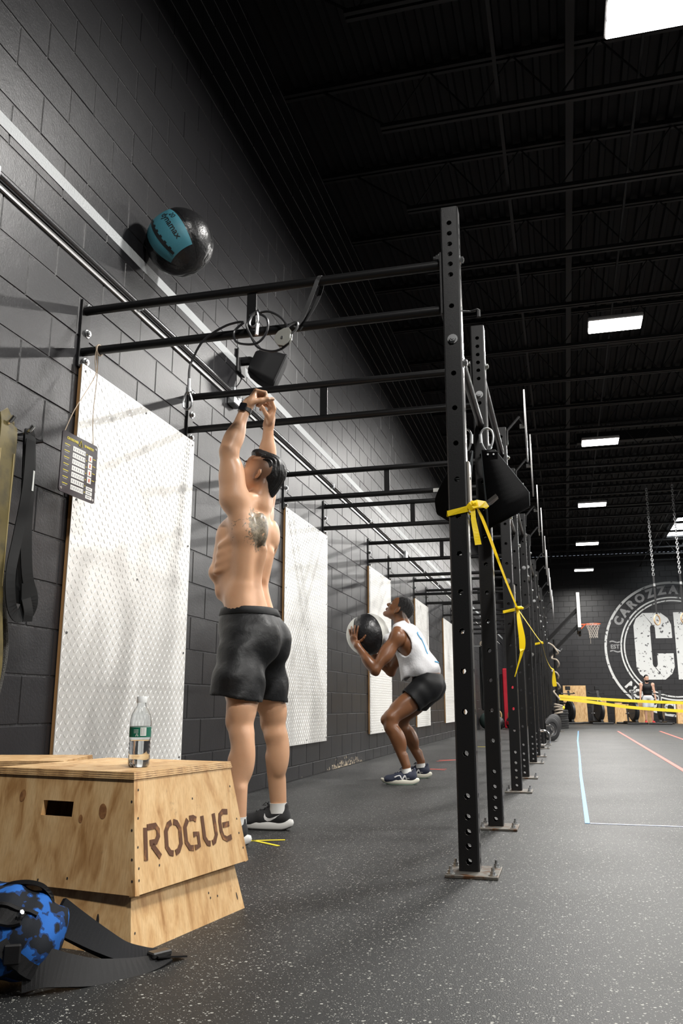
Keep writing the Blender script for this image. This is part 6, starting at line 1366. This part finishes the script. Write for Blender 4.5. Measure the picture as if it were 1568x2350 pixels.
P = [(-.34, 21, 2.07), (-.24, 20.93, 2.0), (-.17, 20.92, 1.9), (-.13, 20.95, 1.82), (-.24, 21.02, 1.78), (-.28, 20.98, 1.70), (-.17, 20.9, 1.66), (-.125, 20.95, 1.55), (-.2, 21.05, 1.47), (-.29, 21.0, 1.40), (-.2, 20.9, 1.37), (-.15, 20.93, 1.28), (-.2, 21.04, 1.2), (-.28, 21, 1.14), (-.19, 20.9, 1.12), (-.13, 20.93, 1.02), (-.2, 21.03, .96), (-.28, 20.97, .93), (-.24, 20.9, .86), (-.15, 20.9, .74)]
MB().tube(spline(P, 6), .02, 8).build('rope', ROPM, rp, True)
for k, z in enumerate((.43, .49, .55, .61)): MB().tube([(-.20+.085*math.cos(a)+.01*(k % 2), 21+.085*math.sin(a), z+.02*math.cos(a+k)) for a in [i*2*math.pi/18 for i in range(18)]], .023, 8, closed=True).build('rope_coil', ROPM, rp, True)
MB().cyl((-.205, 21, 0), (-.205, 21, 2.15), .035, n=12).build('post', RIGM, rp); MB().box((-.205, 21, .006), (.2, .2, .012)).build('base_plate', WORN, rp)
MB().tube([(-.20, 20.96, 1.95), (-.08, 20.9, 1.86), (-.03, 20.9, 1.93)], .012, 6).build('rope_peg', GALV, rp)

# ================================================================== THINGS SEEN BETWEEN THE POSTS
KB = mat('kettlebell_black', (.02, .02, .022), .4); BRS = mat('tan_handle', (.55, .36, .16), .4); REDV = mat('red_vinyl', (.5, .012, .03), .45); GRB = mat('dark_green_rubber', (.03, .05, .045), .5)
for x, y, lab, band in ((-1.76, 22.6, 'black kettlebell with tan handle seen between the rig posts, left one', KB), (-1.37, 22.6, 'black and red kettlebell with tan handle seen between the rig posts', REDV)):
    t = thing('kettlebell', (x, y, 0), lab, 'kettlebell', 'kettlebells between the posts'); MB().lathe([(.08, 0), (.12, .02), (.165, .1), (.175, .17), (.15, .26), (.09, .32), (.05, .335)], 24, Matrix.Translation((x, y, 0))).build('bell', KB, t, True)
    MB().tube(spline([(x-.1, y, .28), (x-.105, y, .38), (x-.06, y, .45), (x+.06, y, .45), (x+.105, y, .38), (x+.1, y, .28)], 5), .02, 8).build('handle', BRS, t, True); MB().lathe([(.176, .12), (.179, .15), (.179, .19), (.172, .21)], 24, Matrix.Translation((x, y, 0)), cap=False).build('band', band, t, True)
o = MB().lathe([(.215*math.cos(a), .215*math.sin(a)) for a in [(-90+12*i)*math.pi/180 for i in range(16)]], 24).build('slam_ball', GRB, None, 'all'); o.location = (-1.97, 22.2, .216); tag(o, 'dark green slam ball on the floor seen between the first two posts', 'ball')
t = thing('crash_mat', (-1.5, 23.2, 0), 'red upright mat seen between the rig posts', 'mat'); MB().box((-1.49, 23.25, .79), (.27, .12, 1.56), Matrix.Rotation(.04, 3, 'X').to_4x4(), .02).build('mat_body', REDV, t); MB().box((-1.66, 23.25, .72), (.08, .12, 1.40), None, .02).build('mat_edge', NYL, t)
t = thing('hanging_ropes', (-1.95, 20.6, .5), 'black training ropes hanging in a bunch from a wall peg', 'rope'); MB().tube([(WX+.01, 20.6, 2.0), (-1.85, 20.6, 2.0)], .02, 8).build('peg', GALV, t)
for k in range(5): MB().tube(spline([(-1.92+.02*k, 20.6, 2.04), (-1.93+.03*k, 20.58, 1.6), (-1.9+.035*k, 20.57, 1.0), (-1.93+.03*k, 20.58, .5), (-1.96+.03*k, 20.62, 1.0), (-1.95+.02*k, 20.64, 2.04)], 6), .022, 7).build('rope', BLKB, t, True)
MB().tube([(-1.88+.06*math.cos(a), 20.6, 2.05+.05*math.sin(a)) for a in [i*2*math.pi/14 for i in range(14)]], .025, 7, closed=True).build('rope_knot', ROPM, t, True)
